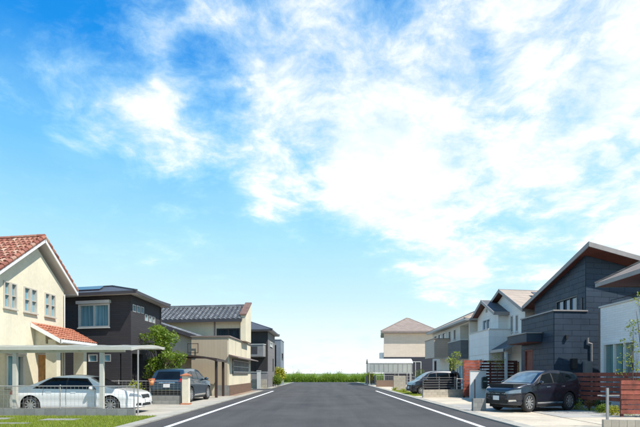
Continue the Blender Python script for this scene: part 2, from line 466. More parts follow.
def door(parent, wobj, W, u0, u1, z0, z1, m='wood_door', frame='frame_dark', panels=3):
    if wobj is not None: opening(wobj, W, u0, u1, z0, z1, .14)
    b = MB(); W.box(b, u0+.05, u1-.05, z0, z1-.05, -.11, -.06)
    dr = b.build('door', m, parent)
    f = MB(); W.box(f, u0-.01, u0+.05, z0, z1+.01, -.13, .02); W.box(f, u1-.05, u1+.01, z0, z1+.01, -.13, .02); W.box(f, u0+.05, u1-.05, z1-.05, z1+.01, -.13, .018)
    f.build('door_frame', frame, dr)
    hd = MB(); W.box(hd, u1-.16, u1-.13, z0+.85, z0+1.25, -.055, -.02); hd.build('handle', 'chrome', dr)
    for i in range(panels):
        a = u0+.12; q = u1-.22; h = (z1-z0-.3)/panels
        pb = MB(); W.box(pb, a, q, z0+.12+i*h, z0+.06+(i+1)*h, -.06, -.048); pb.build('door_panel', m, dr)
    return dr

def hip_roof(parent, eave, ze, ridge, zr, m, fascia='fascia_brown', soffit='soffit_white', th=.17):
    """eave: 4 plan points in turn; ridge: two plan points, the first between eave[0] and eave[3]'s end, the second at eave[1]-eave[2]'s end."""
    e = [Vector((p[0], p[1], ze)) for p in eave]; r = [Vector((p[0], p[1], zr)) for p in ridge]
    mb = MB(); mb.add(e+r, [(0,1,5,4),(1,2,5),(2,3,4,5),(3,0,4),(3,2,1,0)])
    ro = mb.build('roof', m, parent)
    dn = Vector((0,0,-th)); c = sum(e, Vector())/4
    i_ = [c+(p-c)*((p-c).length-.05)/(p-c).length for p in e]; z = Vector((0,0,-.003))
    f = MB()
    for k in range(4):
        q = (k+1) % 4
        f.add([e[k]+z, e[q]+z, i_[q]+z, i_[k]+z, e[k]+dn, e[q]+dn, i_[q]+dn, i_[k]+dn], [(0,1,5,4),(2,3,7,6),(4,5,6,7),(0,3,2,1)])
    f.build('fascia', fascia, ro, fix=True)
    s = MB(); s.add([p+dn*.85 for p in i_]+[p+dn*.55 for p in i_], [(0,1,2,3),(7,6,5,4),(0,4,5,1),(1,5,6,2),(2,6,7,3),(3,7,4,0)]); s.build('soffit', soffit, ro)
    cap = MB()
    for a, b in ((e[0], r[0]), (e[3], r[0]), (e[1], r[1]), (e[2], r[1]), (r[0], r[1])):
        if (b-a).length > .2: cap.bar(a+Vector((0,0,.02)), b+Vector((0,0,.03)), .16, .07)
    cap.build('ridge_cap', m, ro)
    return ro
def roof_plane(parent, pts, th, m, soffit=None, fascia=None, board=.2, bt=.05, name='roof'):
    """A pitched plane of given corners (in turn), with its own thickness, soffit lining and barge boards round the edge."""
    P = [Vector(p) for p in pts]
    nrm = (P[1]-P[0]).cross(P[2]-P[0]).normalized()
    if nrm.z < 0: P.reverse(); nrm = -nrm
    mb = MB(); mb.extrude(P, Vector((0,0,-th)))
    ro = mb.build(name, m, parent)
    if soffit:
        s = MB(); c = sum(P, Vector())/len(P)
        s.extrude([c+(p-c)*.992+Vector((0,0,-th-.003)) for p in P], Vector((0,0,-.02))); s.build('soffit', soffit, ro)
    if fascia:
        f = MB(); n = len(P); c = sum(P, Vector())/n
        for k in range(n):
            a, b = P[k], P[(k+1) % n]
            e = (b-a).normalized(); out = e.cross(Vector((0,0,1))).normalized()
            if out.dot((a+b)/2-c) < 0: out = -out
            o = out*bt; t0 = Vector((0,0,.035)); t1 = Vector((0,0,-board)); ov = e*bt
            f.hexa([a-ov+o+t1, b+ov+o+t1, b+ov+t1+out*.002, a-ov+t1+out*.002], [a-ov+o+t0, b+ov+o+t0, b+ov+t0+out*.002, a-ov+t0+out*.002])
        f.build('barge_board', fascia, ro)
    return ro
def barrel_tiles(parent, O, U, V, m, cw=.27, rl=.30, rad=.085, inside=None, name='roof_tiles'):
    """Rows of rounded clay tiles laid on the plane O + u*U + v*V (all world vectors; v runs up the slope)."""
    O = Vector(O); U = Vector(U); V = Vector(V); Lu, Lv = U.length, V.length
    e = U/Lu; q = V/Lv; n = e.cross(q)
    if n.z < 0: n = -n
    mb = MB(); nc = int(Lu/cw); nr = int(Lv/rl)
    for i in range(nc):
        for j in range(nr):
            u = (i+.5)*Lu/nc; v = j*Lv/nr
            if inside and not inside(u/Lu, (v+rl*.5)/Lv): continue
            ju = random.uniform(-.012, .012); jz = random.uniform(0, .012)
            vs = []
            for (vv, lift, rr) in ((v-.02, .035+jz, rad*1.08), (v+rl*1.02, .0+jz, rad*.9)):
                for k in range(5):
                    a = math.pi*k/4
                    vs.append(O+e*(u+ju+math.cos(a)*rr*1.35)+q*vv+n*(lift+math.sin(a)*rr))
            mb.add(vs, [(k, k+1, k+6, k+5) for k in range(4)]+[(4,3,2,1,0)])
    o = mb.build(name, m, parent)
    o['kind'] = 'stuff'
    return o
def block_wall(name, label, a, b, h, bh=.19, bl=.39, t=.14, m='block', z0=0, cap=None, group=None):
    W = Wall(a, b); th = thing(name, label, 'wall', (*((Vector(a)+Vector(b))/2), z0), group)
    core = MB(); W.box(core, .006, W.len-.006, z0-.05, z0+h-.006, -t+.008, -.008); core.build('mortar_bed', 'mortar', th)
    rows = max(1, round(h/(bh+.01))); rh = h/rows; j = .007
    base = {}
    for r in range(rows):
        u = -bl/2 if r % 2 else 0
        while u < W.len-.03:
            u0, u1 = max(0, u), min(W.len, u+bl)
            L = round(u1-u0-j, 3)
            if L > .03:
                if L not in base:
                    k = MB(); e = .006
                    k.add([(-L/2,0,0),(L/2,0,0),(L/2,t,0),(-L/2,t,0)], [])
                    k = MB().box(-L/2, L/2, 0, t, 0, rh-j); base[L] = k.mesh('block')
                o = bpy.data.objects.new('block', base[L]); col.objects.link(o)
                if not base[L].materials: base[L].materials.append(M(m))
                p = W.p((u0+u1)/2, z0+r*rh, random.uniform(-.002, .004))
                o.location = p; o.rotation_euler = (0, 0, math.atan2(W.d.y, W.d.x))
                attach(o, th)
            u += bl
    if cap:
        c = MB(); W.box(c, -.02, W.len+.02, z0+h, z0+h+.04, -t-.02, .02); c.build('coping', cap, th)
    return th, W
def slat_fence(name, label, a, b, z0, z1, n, m, post='fence_dark', pitch=1.6, gap=.3, group=None, ground=0):
    W = Wall(a, b); th = thing(name, label, 'fence', (*((Vector(a)+Vector(b))/2), ground), group)
    k = max(2, round(W.len/pitch)+1)
    for i in range(k):
        u = .05+(W.len-.1)*i/(k-1); p = MB(); W.box(p, u-.045, u+.045, ground-.05, z1-.03, -.12, -.032); p.build('post', post, th)
    h = (z1-z0)/n
    for i in range(n):
        zb = z0+i*h+h*gap*.5
        s = MB(); dz = random.uniform(-.006, .006); W.box(s, random.uniform(-.02, 0), W.len+random.uniform(0, .02), zb+dz, zb+h*(1-gap)+dz, -.03, random.uniform(-.004, .004)); s.build('slat', m, th)
    return th, W
def wire_fence(name, label, a, b, z0, z1, m='wire', step=.12, posts=3, group=None, hs=None, postm='metal_grey', r=.0036):
    W = Wall(a, b); th = thing(name, label, 'fence', (*((Vector(a)+Vector(b))/2), z0), group)
    for i in range(posts):
        u = .03+(W.len-.06)*i/(posts-1); p = MB(); p.tube(W.p(u, z0-.1), W.p(u, z1+.05), .022); p.build('post', postm, th)
    mb = MB(); n = int(W.len/step)
    for i in range(n+1):
        u = W.len*i/n; mb.tube(W.p(u, z0+.03, .025), W.p(u, z1, .025), r, 4)
    k = int((z1-z0)/(hs or step))
    for i in range(k+1):
        z = z0+.03+(z1-z0-.03)*i/k; mb.tube(W.p(0, z, .03), W.p(W.len, z, .03), r, 4)
    g = mb.build('wire_mesh', m, th); g['kind'] = 'stuff'
    t = MB(); t.tube(W.p(0, z1, .01), W.p(W.len, z1, .01), .018); t.build('top_rail', postm, th)
    return th, W

def leaf_cloud(mb, c, rad, n, size, flat=.0, shell=.45):
    for _ in range(n):
        while True:
            p = Vector((random.uniform(-1,1), random.uniform(-1,1), random.uniform(-1,1)))
            if p.length < 1: break
        if p.length > 1e-3 and random.random() < shell: p = p.normalized()*random.uniform(.75, 1.02)
        q = Vector((c[0]+p.x*rad[0], c[1]+p.y*rad[1], c[2]+p.z*rad[2]))
        a = Vector((random.gauss(0,1), random.gauss(0,1), random.gauss(0,1)-.2)).normalized()
        b = (a.cross(Vector((random.gauss(0,1), random.gauss(0,1), random.gauss(0,1))))).normalized()
        s = size*random.uniform(.6, 1.3)
        mb.add([q, q+a*s*.5+b*s*.28, q+a*s, q+a*s*.5-b*s*.28], [(0,1,2,3)])
def limb(mb, pts, r0, r1, n=7):
    for i in range(len(pts)-1):
        f0 = i/(len(pts)-1); f1 = (i+1)/(len(pts)-1)
        mb.tube(pts[i], pts[i+1], r0+(r1-r0)*f0, n, r0+(r1-r0)*f1)
def tree(name, label, loc, h, clumps, leaf, size, n, tr=.07, group=None, cat='tree', stems=1):
    """clumps: (dx, dy, z, rx, ry, rz) relative to the foot."""
    t = thing(name, label, cat, loc, group); B = Vector(loc)
    tb = MB()
    tops = []
    for s in range(stems):
        lean = Vector((random.uniform(-.12, .12), random.uniform(-.12, .12), 0))*(1 if stems == 1 else 2)
        pts = [B+Vector((lean.x*k*h*.5+random.uniform(-.02, .02), lean.y*k*h*.5, -.05+h*.82*k)) for k in (0, .3, .6, .85, 1)]
        limb(tb, pts, tr/(1 if stems == 1 else 1.5), tr*.25); tops.append(pts)
    for (dx, dy, z, rx, ry, rz) in clumps:
        pts = random.choice(tops); k = min(3, max(1, int(z/h*4)-1)); s = pts[k]; e = B+Vector((dx, dy, z))
        limb(tb, [s, s.lerp(e, .5)+Vector((0,0,-.03)), e], tr*.4, tr*.12, 5)
        for _ in range(3):
            e2 = e+Vector((random.uniform(-rx, rx), random.uniform(-ry, ry), random.uniform(-rz, rz)))*.7
            limb(tb, [s.lerp(e, .6), e2], tr*.18, tr*.05, 4)
    tb.build('trunk', 'bark', t, True)
    lb = MB(); tot = sum(c[3]*c[4]*c[5] for c in clumps)
    for (dx, dy, z, rx, ry, rz) in clumps:
        leaf_cloud(lb, (B.x+dx, B.y+dy, B.z+z), (rx, ry, rz), int(n*rx*ry*rz/tot), size)
    lb.build('crown', leaf, t, fix=False)
    return t
def shrub(name, label, loc, r, h, leaf, n=350, size=.09, group=None):
    cl = []
    for _ in range(6):
        a = random.uniform(0, 6.28); q = random.uniform(.1, .6)*r
        cl.append((math.cos(a)*q, math.sin(a)*q, h*random.uniform(.35, .75), r*.55, r*.55, h*.3))
    return tree(name, label, loc, h, cl, leaf, size, n, .025, group, 'shrub', 3)

# ------------------------------------------------------------------ the setting: ground, road, kerbs
def sheet(name, x0, x1, y0, y1, z, m, th=.0):
    mb = MB()
    if th: mb.box(x0, x1, y0, y1, z-th, z)
    else: mb.add([(x0,y0,z),(x1,y0,z),(x1,y1,z),(x0,y1,z)], [(0,1,2,3)])
    return struct(mb.build(name, m))
KX = 5.7
sheet('ground', -4000, 4000, -300, 6000, -.03, 'ground_grass')
rd = MB(); rd.add([(-KX,-15,0),(KX,-15,0),(KX,90,0),(-KX,90,0),(-KX,45.2,0),(-40,45.2,0),(-40,50.2,0),(-KX,50.2,0)], [(0,1,2,3,7,4),(4,7,6,5)])
rd = MB(); rd.box(-KX, KX, -15, 90, -.2, 0); rd.box(-40, -KX-.001, 45.2, 50.4, -.2, -.001)
road = struct(rd.build('road', 'asphalt'))
def marking(pts, name='edge_line'):
    mb = MB(); mb.add([(p[0], p[1], .004) for p in pts], [tuple(range(len(pts)))])
    return mb.build(name, 'road_paint', road)
marking([(-4.82,-10),(-4.64,-10),(-4.64,43.9),(-4.82,43.9)])
marking([(4.62,-10),(4.80,-10),(4.80,44.4),(4.62,44.4)])
marking([(-8.6,44.9),(-4.9,44.55),(-4.9,44.68),(-8.6,45.05)], 'junction_line')
kerb_l = struct(MB().box(-KX-.44, -KX-.012, -15, 45.0, -.2, .012).build('kerb', 'mortar'))
kerb_l2 = struct(MB().box(-KX-.44, -KX-.012, 50.6, 90, -.2, .012).build('kerb', 'mortar'))
kerb_r = struct(MB().box(KX+.012, KX+.44, -15, 90, -.2, .012).build('kerb', 'mortar'))
ks = MB().box(0, .45, .006, 1.194, -.15, .045).mesh('kerb_stone'); ks.materials.append(M('kerb_concrete'))
def kerb_run(parent, x, y0, y1):
    n = int((y1-y0)/1.2)
    for i in range(n):
        o = bpy.data.objects.new('kerb_stone', ks); col.objects.link(o)
        o.location = (x, y0+i*1.2, random.uniform(-.004, .004)); attach(o, parent)
kerb_run(kerb_l, -KX-.45, 6, 45.0); kerb_run(kerb_l2, -KX-.45, 50.6, 80); kerb_run(kerb_r, KX, 6, 88)
sheet('lot_paving', -40, -KX-.46, 17.9, 33.4, .03, 'concrete', .2)
sheet('lot_paving', -40, -KX-.46, 33.41, 44.9, .03, 'drive_brown', .2)
sheet('lot_paving', -40, -KX-.46, 50.7, 75, .03, 'concrete', .2)
verge = sheet('verge', -40, -KX-.46, -15, 17.89, .02, 'turf_soil', .2)
sheet('lot_paving', KX+.46, 40, 24.6, 80, .025, 'drive_beige', .2)
soil = sheet('driveway', KX+.46, 40, -15, 24.59, -.01, 'soil', .2)
# concrete driveway slabs, each its own, with dark joints between
ys = [8, 11.2, 14.4, 17.2, 20.0, 22.4, 24.5]; xs = [KX+.48, 8.5, 11.2, 13.0]
for i in range(len(xs)-1):
    for j in range(len(ys)-1):
        mb = MB(); q = .035
        mb.box(xs[i]+q, xs[i+1]-q, ys[j]+q, ys[j+1]-q, -.1, .028+random.uniform(-.003, .004))
        mb.build('slab', 'drive_beige' if (j < 3 or (i == 0 and j < 4)) else 'drive_grey', soil)

# ------------------------------------------------------------------ HOUSE A: cream gable with clay tile roof
A = thing('cream_house', 'cream stucco gabled house with terracotta tile roof behind the white sedan', 'house', (-16.5, 21.5, 0))
WA = Wall((-13.6, 17), (-13.6, 25)); eA = Vector((-7.2, 1.35, 0))
prof = [(17, 0), (25, 0), (25, 5.93), (22.7, 7.52), (17, 3.6)]
aw = MB().extrude([(-13.6, y, z) for y, z in prof], eA).build('wall', 'stucco_cream', A)
sl_ = .685
def ra(y, x=0, top=8.1, yr=22.7): return top-sl_*abs(y-yr)
o0 = Vector((.34, 0, 0)); eR = Vector((-8.4, 1.57, 0))
rid = Vector((-13.6, 22.7, 8.02))+o0
far = Vector((-13.6, 25.65, 8.02-sl_*2.95))+o0; near = Vector((-13.6, 16.2, 8.02-sl_*6.5))+o0
roof_plane(A, [near, rid, rid+eR, near+eR], .12, 'terracotta', 'soffit_white', 'white_paint', .22)
roof_plane(A, [rid+Vector((0, .003, 0)), far, far+eR, rid+eR+Vector((0, .003, 0))], .12, 'terracotta', 'soffit_white', 'white_paint', .22)
barrel_tiles(A, near, eR, rid-near, 'terracotta', .27, .33, .08)
barrel_tiles(A, far, eR, rid-far, 'terracotta', .27, .33, .08)
cp = MB()
for s, e in ((near, rid), (far, rid)):
    n_ = int((e-s).length/.32); 
    for i in range(n_):
        a = s.lerp(e, i/n_)+Vector((.0,0,.05)); b = s.lerp(e, (i+1.1)/n_)+Vector((.0,0,.02)); cp.tube(a, b, .105, 8, .085)
for i in range(24):
    a = rid+eR*(i/24)+Vector((0,0,.06)); cp.tube(a, a+eR*(1.15/24)+Vector((0,0,.03)), .12, 8, .10)
cp.build('verge_tiles', 'terracotta', A)['kind'] = 'stuff'
for (u0, u1) in ((3.30, 4.12), (4.66, 5.60), (6.28, 7.14)):
    c = (u0+u1)/2
    window(A, aw, WA, u0, c-.05, 4.42, 5.52, 1, 'frame_beige', 'glass_sky', 2, proud=.05, sill=True, fw=.036)
    window(A, aw, WA, c+.05, u1, 4.42, 5.52, 1, 'frame_beige', 'glass_sky', 2, proud=.05, sill=True, fw=.036)
window(A, aw, WA, 3.45, 4.62, 1.02, 2.42, 2, 'soffit_white', 'glass_sky', 1, proud=.06, sill=True, hood=True, fw=.07)
door(A, aw, WA, 5.68, 6.55, .32, 2.55, 'wood_door', 'soffit_white')
window(A, aw, WA, 7.0, 7.7, .9, 2.9, 1, 'frame_dark', 'glass_dark', 1, sill=False)
# porch: step, pillars, lean-to tile roof
MB().box(-13.58, -12.35, 22.3, 25.5, .0, .30).build('porch_step', 'concrete', A)
for (y, nm) in ((22.5, 'porch_pillar'), (25.0, 'porch_pillar')):
    MB().box(-13.10, -12.58, y, y+.34, .301, 3.0).build(nm, 'stucco_cream', A)
MB().box(-12.98, -12.62, 22.5, 25.32, 3.0, 3.2).build('porch_beam', 'stucco_cream', A)
MB().extrude([(-13.59, 22.5, 2.6), (-13.101, 22.5, 2.6), (-13.101, 22.5, 3.45), (-13.59, 22.5, 3.75)], (0, .25, 0)).build('porch_wall', 'stucco_cream', A)
pn = [(-13.59, 22.2, 3.92), (-12.22, 22.2, 3.16), (-12.22, 25.6, 3.16), (-13.59, 25.6, 3.92)]
pr = roof_plane(A, pn, .10, 'terracotta_new', 'white_paint', 'white_paint', .16, name='porch_roof')
barrel_tiles(A, (-12.2, 22.15, 3.16), (0, 3.5, 0), (-1.39, 0, .77), 'terracotta_new', .22, .26, .07, name='porch_roof_tiles')
MB().tube((-12.14, 22.15, 3.06), (-12.14, 25.65, 3.06), .06).build('gutter', 'white_paint', A)
MB().tube((-13.53, 24.93, .1), (-13.53, 24.93, 5.7), .035).build('downpipe', 'soffit_white', A)

# ------------------------------------------------------------------ HOUSE B: dark house with low hip roof
B = thing('dark_house', 'dark brown two-storey house with wide window and low hipped roof, behind cream house', 'house', (-13.5, 29.3, 0))
bq = [(-17.54, 28.29), (-10.75, 26.6), (-10.75, 31.4), (-17.54, 33.1)]
bw = MB().prism(bq, 0, 5.95).build('wall', 'dark_siding', B)
WBf = Wall(bq[0], bq[1]); WBs = Wall(bq[1], bq[2])
window(B, bw, WBf, 3.60, 5.62, 4.22, 5.52, 2, 'metal_light', 'glass_sky', 1, proud=.05, hood=False, fw=.07)
hb = MB(); WBf.box(hb, 3.5, 5.72, 5.55, 5.72, -.02, .16); hb.build('shutter_box', 'metal_light', B)
for a, b in ((3.5, 3.98), (4.24, 4.80), (5.2, 5.68)):
    window(B, bw, WBf, a, b, 2.28, 2.66, 1, 'frame_silver', 'glass_sky', 1, proud=.012, sill=False, fw=.025)
for a, z in ((.25, 5.10), (.84, 5.12), (1.43, 5.14), (2.07, 4.78), (2.70, 4.78), (3.30, 4.78)):
    window(B, bw, WBs, a, a+.44, z, z+.36, 1, 'frame_silver', 'glass_sky', 1, proud=.012, sill=False, fw=.022)
opening(bw, WBs, .15, 1.75, .0, 2.72, .7)
eb = MB(); WBs.box(eb, .55, 1.45, .05, 2.2, -.72, -.66); ed = eb.build('door', 'black_door', B)
eh = MB(); WBs.box(eh, 1.3, 1.34, .8, 1.4, -.66, -.6); eh.build('handle', 'chrome', ed)
ov = .5
be = [(-18.2, 27.95), (-10.22, 25.98), (-10.22, 31.75), (-18.2, 33.7)]
br_ = hip_roof(B, be, 6.12, [(-15.4, 30.1), (-13.0, 29.5)], 6.95, 'roof_slate', 'dark_trim', 'soffit_white', .16)
sp_ = MB(); sp_.extrude([(-16.6, 28.35, 6.39), (-12.9, 27.45, 6.39), (-13.3, 28.9, 6.83), (-15.3, 29.35, 6.83)], (0, 0, .05)); sp_.build('solar_panel', 'solar_panel', br_)
MB().tube((-10.70, 31.3, .1), (-10.70, 31.3, 5.9), .035).build('downpipe', 'dark_trim', B)

# ------------------------------------------------------------------ HOUSE C: cream annex and tiled upper storey
C = thing('tiled_house', 'cream house with shade-toned tan front, grey tiled mono-pitch roof and boxy street wing', 'house', (-9, 38.5, 0))
cq = [(-9.5, 34.25), (-6.8, 34.0), (-6.8, 43.9), (-9.5, 44.0)]
cm = MB().prism(cq, .0, 4.2)
cw_ = cm.build('wall', 'cream_render', C)
WCf = Wall(cq[0], cq[1]); WCs = Wall(cq[1], cq[2])
fb = MB(); WCf.box(fb, -.02, WCf.len-.10, .78, 4.12, .001, .03); fb.build('siding_panel', 'shaded_siding', C)
fb = MB(); WCf.box(fb, 1.75, WCf.len+.02, 0, .77, .001, .05); fb.build('plinth', 'block', C)
fb = MB(); WCs.box(fb, -.02, WCs.len+.02, 0, .76, .001, .05); fb.build('tile_plinth', 'brown_tile', C)
cp_ = MB(); cp_.prism([(-9.58, 34.16), (-6.72, 33.9), (-6.72, 43.98), (-9.58, 44.08)], 4.2, 4.29); cp_.build('coping', 'fascia_brown', C)
wc = window(C, cw_, WCs, 1.2, 8.2, 1.62, 2.68, 4, 'frame_dark', 'glass_dark', 1, fw=.06)
for i in range(24):
    g = MB(); WCs.box(g, 1.3+i*.296, 1.34+i*.296, 1.6, 2.7, .06, .10); g.build('grille_bar', 'metal_grey', wc)
g = MB(); WCs.box(g, 1.1, 8.3, 2.1, 2.15, .1, .12); WCs.box(g, 1.1, 8.3, 1.7, 1.75, .1, .12); WCs.box(g, 1.1, 8.3, 2.55, 2.6, .1, .12); g.build('grille_rail', 'metal_grey', wc)
aw_ = MB(); aw_.hexa([(-6.79, 33.8, 2.86), (-6.1, 33.8, 2.70), (-6.1, 43.9, 2.70), (-6.79, 43.9, 2.86)], [(-6.79, 33.8, 2.96), (-6.1, 33.8, 2.76), (-6.1, 43.9, 2.76), (-6.79, 43.9, 2.96)]); aw_.build('awning', 'bronze_panel', C)
for i in range(3):
    b_ = MB(); WCs.box(b_, 2.4+i*2.5, 2.45+i*2.5, 3.0, 4.18, .0, .004); b_.build('panel_joint', 'fascia_brown', C)
# upper storey
uq = [(-16.5, 40.6), (-6.86, 39.2), (-6.86, 41.6), (-16.5, 43.0)]
uw = MB().extrude([(-6.86, 39.2, 0), (-6.86, 41.6, 0), (-6.86, 41.6, 7.0), (-6.86, 39.2, 6.0)], (-9.64, 1.4, 0)).build('upper_wall', 'cream_render', C)
WU = Wall(uq[0], uq[1])
window(C, uw, WU, WU.len-2.05, WU.len-.12, 4.45, 5.28, 2, 'frame_dark', 'glass_dark', 1, fw=.07)
pj = MB(); WU.box(pj, WU.len-2.3, WU.len-2.18, 4.3, 5.98, .001, .05); pj.build('pilaster', 'fascia_brown', C)
ro_ = Vector((-6.75, 38.55, 5.98)); rv = Vector((-.0, 3.0, 1.38)); ru = Vector((-10.2, 1.48, 0))
ur = roof_plane(C, [ro_, ro_+ru, ro_+ru+rv, ro_+rv], .14, 'roof_slate', 'soffit_white', 'dark_trim', .2)
barrel_tiles(C, ro_+ru, -ru, rv, 'kawara', .40, .36, .10)
rc = MB()
for i in range(22):
    a = ro_+rv+ru*(i/22)+Vector((0, 0, .1)); rc.bar(a, a+ru*(.96/22), .3, .22+random.uniform(0, .02))
rc.build('ridge_tiles', 'kawara', C)
# gable-end sleeve wall rising above the roof, brown coping
MB().extrude([(-6.84, 38.9, 4.25), (-6.84, 41.62, 4.25), (-6.84, 41.62, 7.62), (-6.84, 38.9, 6.36)], (.42, 0, 0)).build('sleeve_wall', 'cream_render', C)
MB().extrude([(-6.92, 38.8, 6.33), (-6.92, 41.72, 7.68), (-6.92, 41.72, 7.78), (-6.92, 38.8, 6.43)], (.56, 0, 0)).build('sleeve_coping', 'barn_red', C)
# lower wing with lean-to tiled roof
lw = MB().extrude([(-14.5, 36.4, 0), (-9.52, 36.4, 0), (-9.52, 36.4, 4.1), (-14.5, 36.4, 5.7)], (0, 2.6, 0)).build('wing_wall', 'cream_render', C)
lo = Vector((-9.0, 35.9, 4.22)); lv = Vector((-5.4, 0, 1.78)); lu = Vector((0, 3.0, 0))
roof_plane(C, [lo, lo+lv, lo+lv+lu, lo+lu], .16, 'roof_slate', 'bronze', 'dark_trim', .26)
barrel_tiles(C, lo, lu, lv, 'kawara', .36, .36, .10)
pf = MB(); pf.box(-12.5, -9.55, 35.2, 36.35, 2.75, 2.87); pf.build('porch_roof', 'bronze_panel', C)
br2 = MB(); br2.bar((-9.75, 34.1, 3.05), (-9.75, 34.1, 3.75), .04, .04); br2.bar((-9.75, 34.1, 3.72), (-9.0, 34.03, 3.72), .04, .04); br2.bar((-9.0, 34.03, 3.05), (-9.0, 34.03, 3.75), .04, .04); br2.bar((-9.75, 34.1, 3.08), (-9.0, 34.03, 3.08), .04, .04); br2.build('laundry_bracket', 'bronze', C)

# ------------------------------------------------------------------ HOUSE D and E, far left
D = thing('grey_house', 'charcoal and grey house with balcony and hipped slate roof beyond the side street', 'house', (-8, 56, 0))
dq = [(-11.5, 53.9), (-6.3, 53.0), (-6.3, 60.2), (-11.5, 61.1)]
dw = MB().prism(dq, 0, 6.3).build('wall', 'grey_siding', D)
WDf = Wall(dq[0], dq[1]); WDs = Wall(dq[1], dq[2])
f_ = MB(); WDf.box(f_, .0, WDf.len-.02, 1.9, 6.2, .001, .05); f_.build('cladding', 'charcoal_siding', D)
bl_ = MB(); WDf.box(bl_, 1.3, WDf.len-.25, 3.45, 4.75, .9, .98); WDf.box(bl_, WDf.len-.33, WDf.len-.25, 3.45, 4.75, .051, .9); WDf.box(bl_, 1.3, WDf.len-.33, 3.4, 3.5, .051, .9)
blo = bl_.build('balcony', 'balcony_grey', D)
b3 = MB(); WDf.box(b3, 1.5, WDf.len-.9, 3.75, 4.55, .981, 1.0); b3.build('balcony_panel', 'dark_trim', blo)
b3 = MB(); WDf.box(b3, 1.25, WDf.len-.2, 4.75, 4.83, .86, 1.03); WDf.box(b3, WDf.len-.38, WDf.len-.2, 4.75, 4.83, .06, .86); b3.build('handrail', 'metal_light', blo)
window(D, dw, WDs, 2.0, 4.4, 4.75, 5.25, 2, 'metal_light', 'glass_sky', 1, fw=.05)
window(D, dw, WDs, 4.8, 5.6, 2.0, 3.4, 1, 'frame_dark', 'glass_dark', 1, fw=.05)
window(D, None, WDf, 2.2, 3.8, .5, 2.4, 2, 'frame_dark', 'glass_dark', 1, depth=.02, proud=.10, fw=.05)
de = [(-12.2, 53.3), (-5.75, 52.3), (-5.75, 60.8), (-12.2, 61.8)]
hip_roof(D, de, 6.45, [(-9.2, 56.6), (-8.9, 57.2)], 7.75, 'roof_slate', 'dark_trim', 'soffit_white', .18)
E_ = thing('blue_grey_house', 'flat-topped blue grey house with dark recessed front, last on the left', 'house', (-6.6, 66.5, 0))
ew = MB().box(-8.5, -5.9, 64, 69, 0, 6.1).build('wall', 'steel_blue', E_)
WEf = Wall((-8.5, 64), (-5.9, 64)); WEs = Wall((-5.9, 64), (-5.9, 69))
opening(ew, WEf, .6, 2.0, 2.3, 5.4, .35)
r_ = MB(); WEf.box(r_, .62, 1.98, 2.32, 5.38, -.34, -.3); r_.build('window', 'glass_dark', E_)
window(E_, ew, WEs, 1.5, 3.2, 3.6, 4.4, 1, 'frame_dark', 'glass_dark', 1, fw=.06)
MB().box(-8.56, -5.84, 63.94, 69.06, 6.1, 6.2).build('roof', 'metal_light', E_)

# ------------------------------------------------------------------ HOUSE N: navy panelled house
N = thing('navy_house', 'navy metal-panelled house with steep single-pitch roof and red soffit', 'house', (14.5, 27, 0))
nq = [(13.25, 30.3), (13.25, 24.4), (21, 26.2), (21, 32)]
k0 = Vector((12.93, 23.5, 8.0)); k1 = Vector((12.93, 31.3, 5.98)); k3 = Vector((21.5, 25.6, 6.48)); k2 = k1+k3-k0
kn = (k1-k0).cross(k3-k0)
def nz(x, y): return k0.z-(kn.x*(x-k0.x)+kn.y*(y-k0.y))/kn.z          # roof surface
nmb = MB(); zt = [nz(*p)-.11 for p in nq]
nmb.add([(p[0], p[1], 0) for p in nq]+[(nq[0][0], nq[0][1], zt[0]), (nq[1][0], nq[1][1], zt[1]), (21, 26.2, zt[2]), (21, 32, zt[3])], [(3,2,1,0),(4,5,6,7),(0,1,5,4),(1,2,6,5),(2,3,7,6),(3,0,4,7)])
nw = nmb.build('wall', 'navy_base', N)
WNs = Wall(nq[0], nq[1]); WNf = Wall(nq[1], nq[2])
nb = [(11.45, 27.95), (11.45, 24.0), (13.9, 24.28), (13.9, 27.95)]
nbo = MB().prism(nb, 0, 4.72).build('balcony_wall', 'navy_base', N)
WBx = Wall(nb[0], nb[1]); WBy = Wall(nb[1], nb[2])
def clip(poly, nx, nz_, c):                   # keep nx*u + nz*z <= c
    out = []
    for i in range(len(poly)):
        a, b = poly[i], poly[(i+1) % len(poly)]; fa = nx*a[0]+nz_*a[1]-c; fb_ = nx*b[0]+nz_*b[1]-c
        if fa <= 0: out.append(a)
        if (fa < 0) != (fb_ < 0) and abs(fa-fb_) > 1e-9:
            t = fa/(fa-fb_); out.append((a[0]+(b[0]-a[0])*t, a[1]+(b[1]-a[1])*t))
    return out
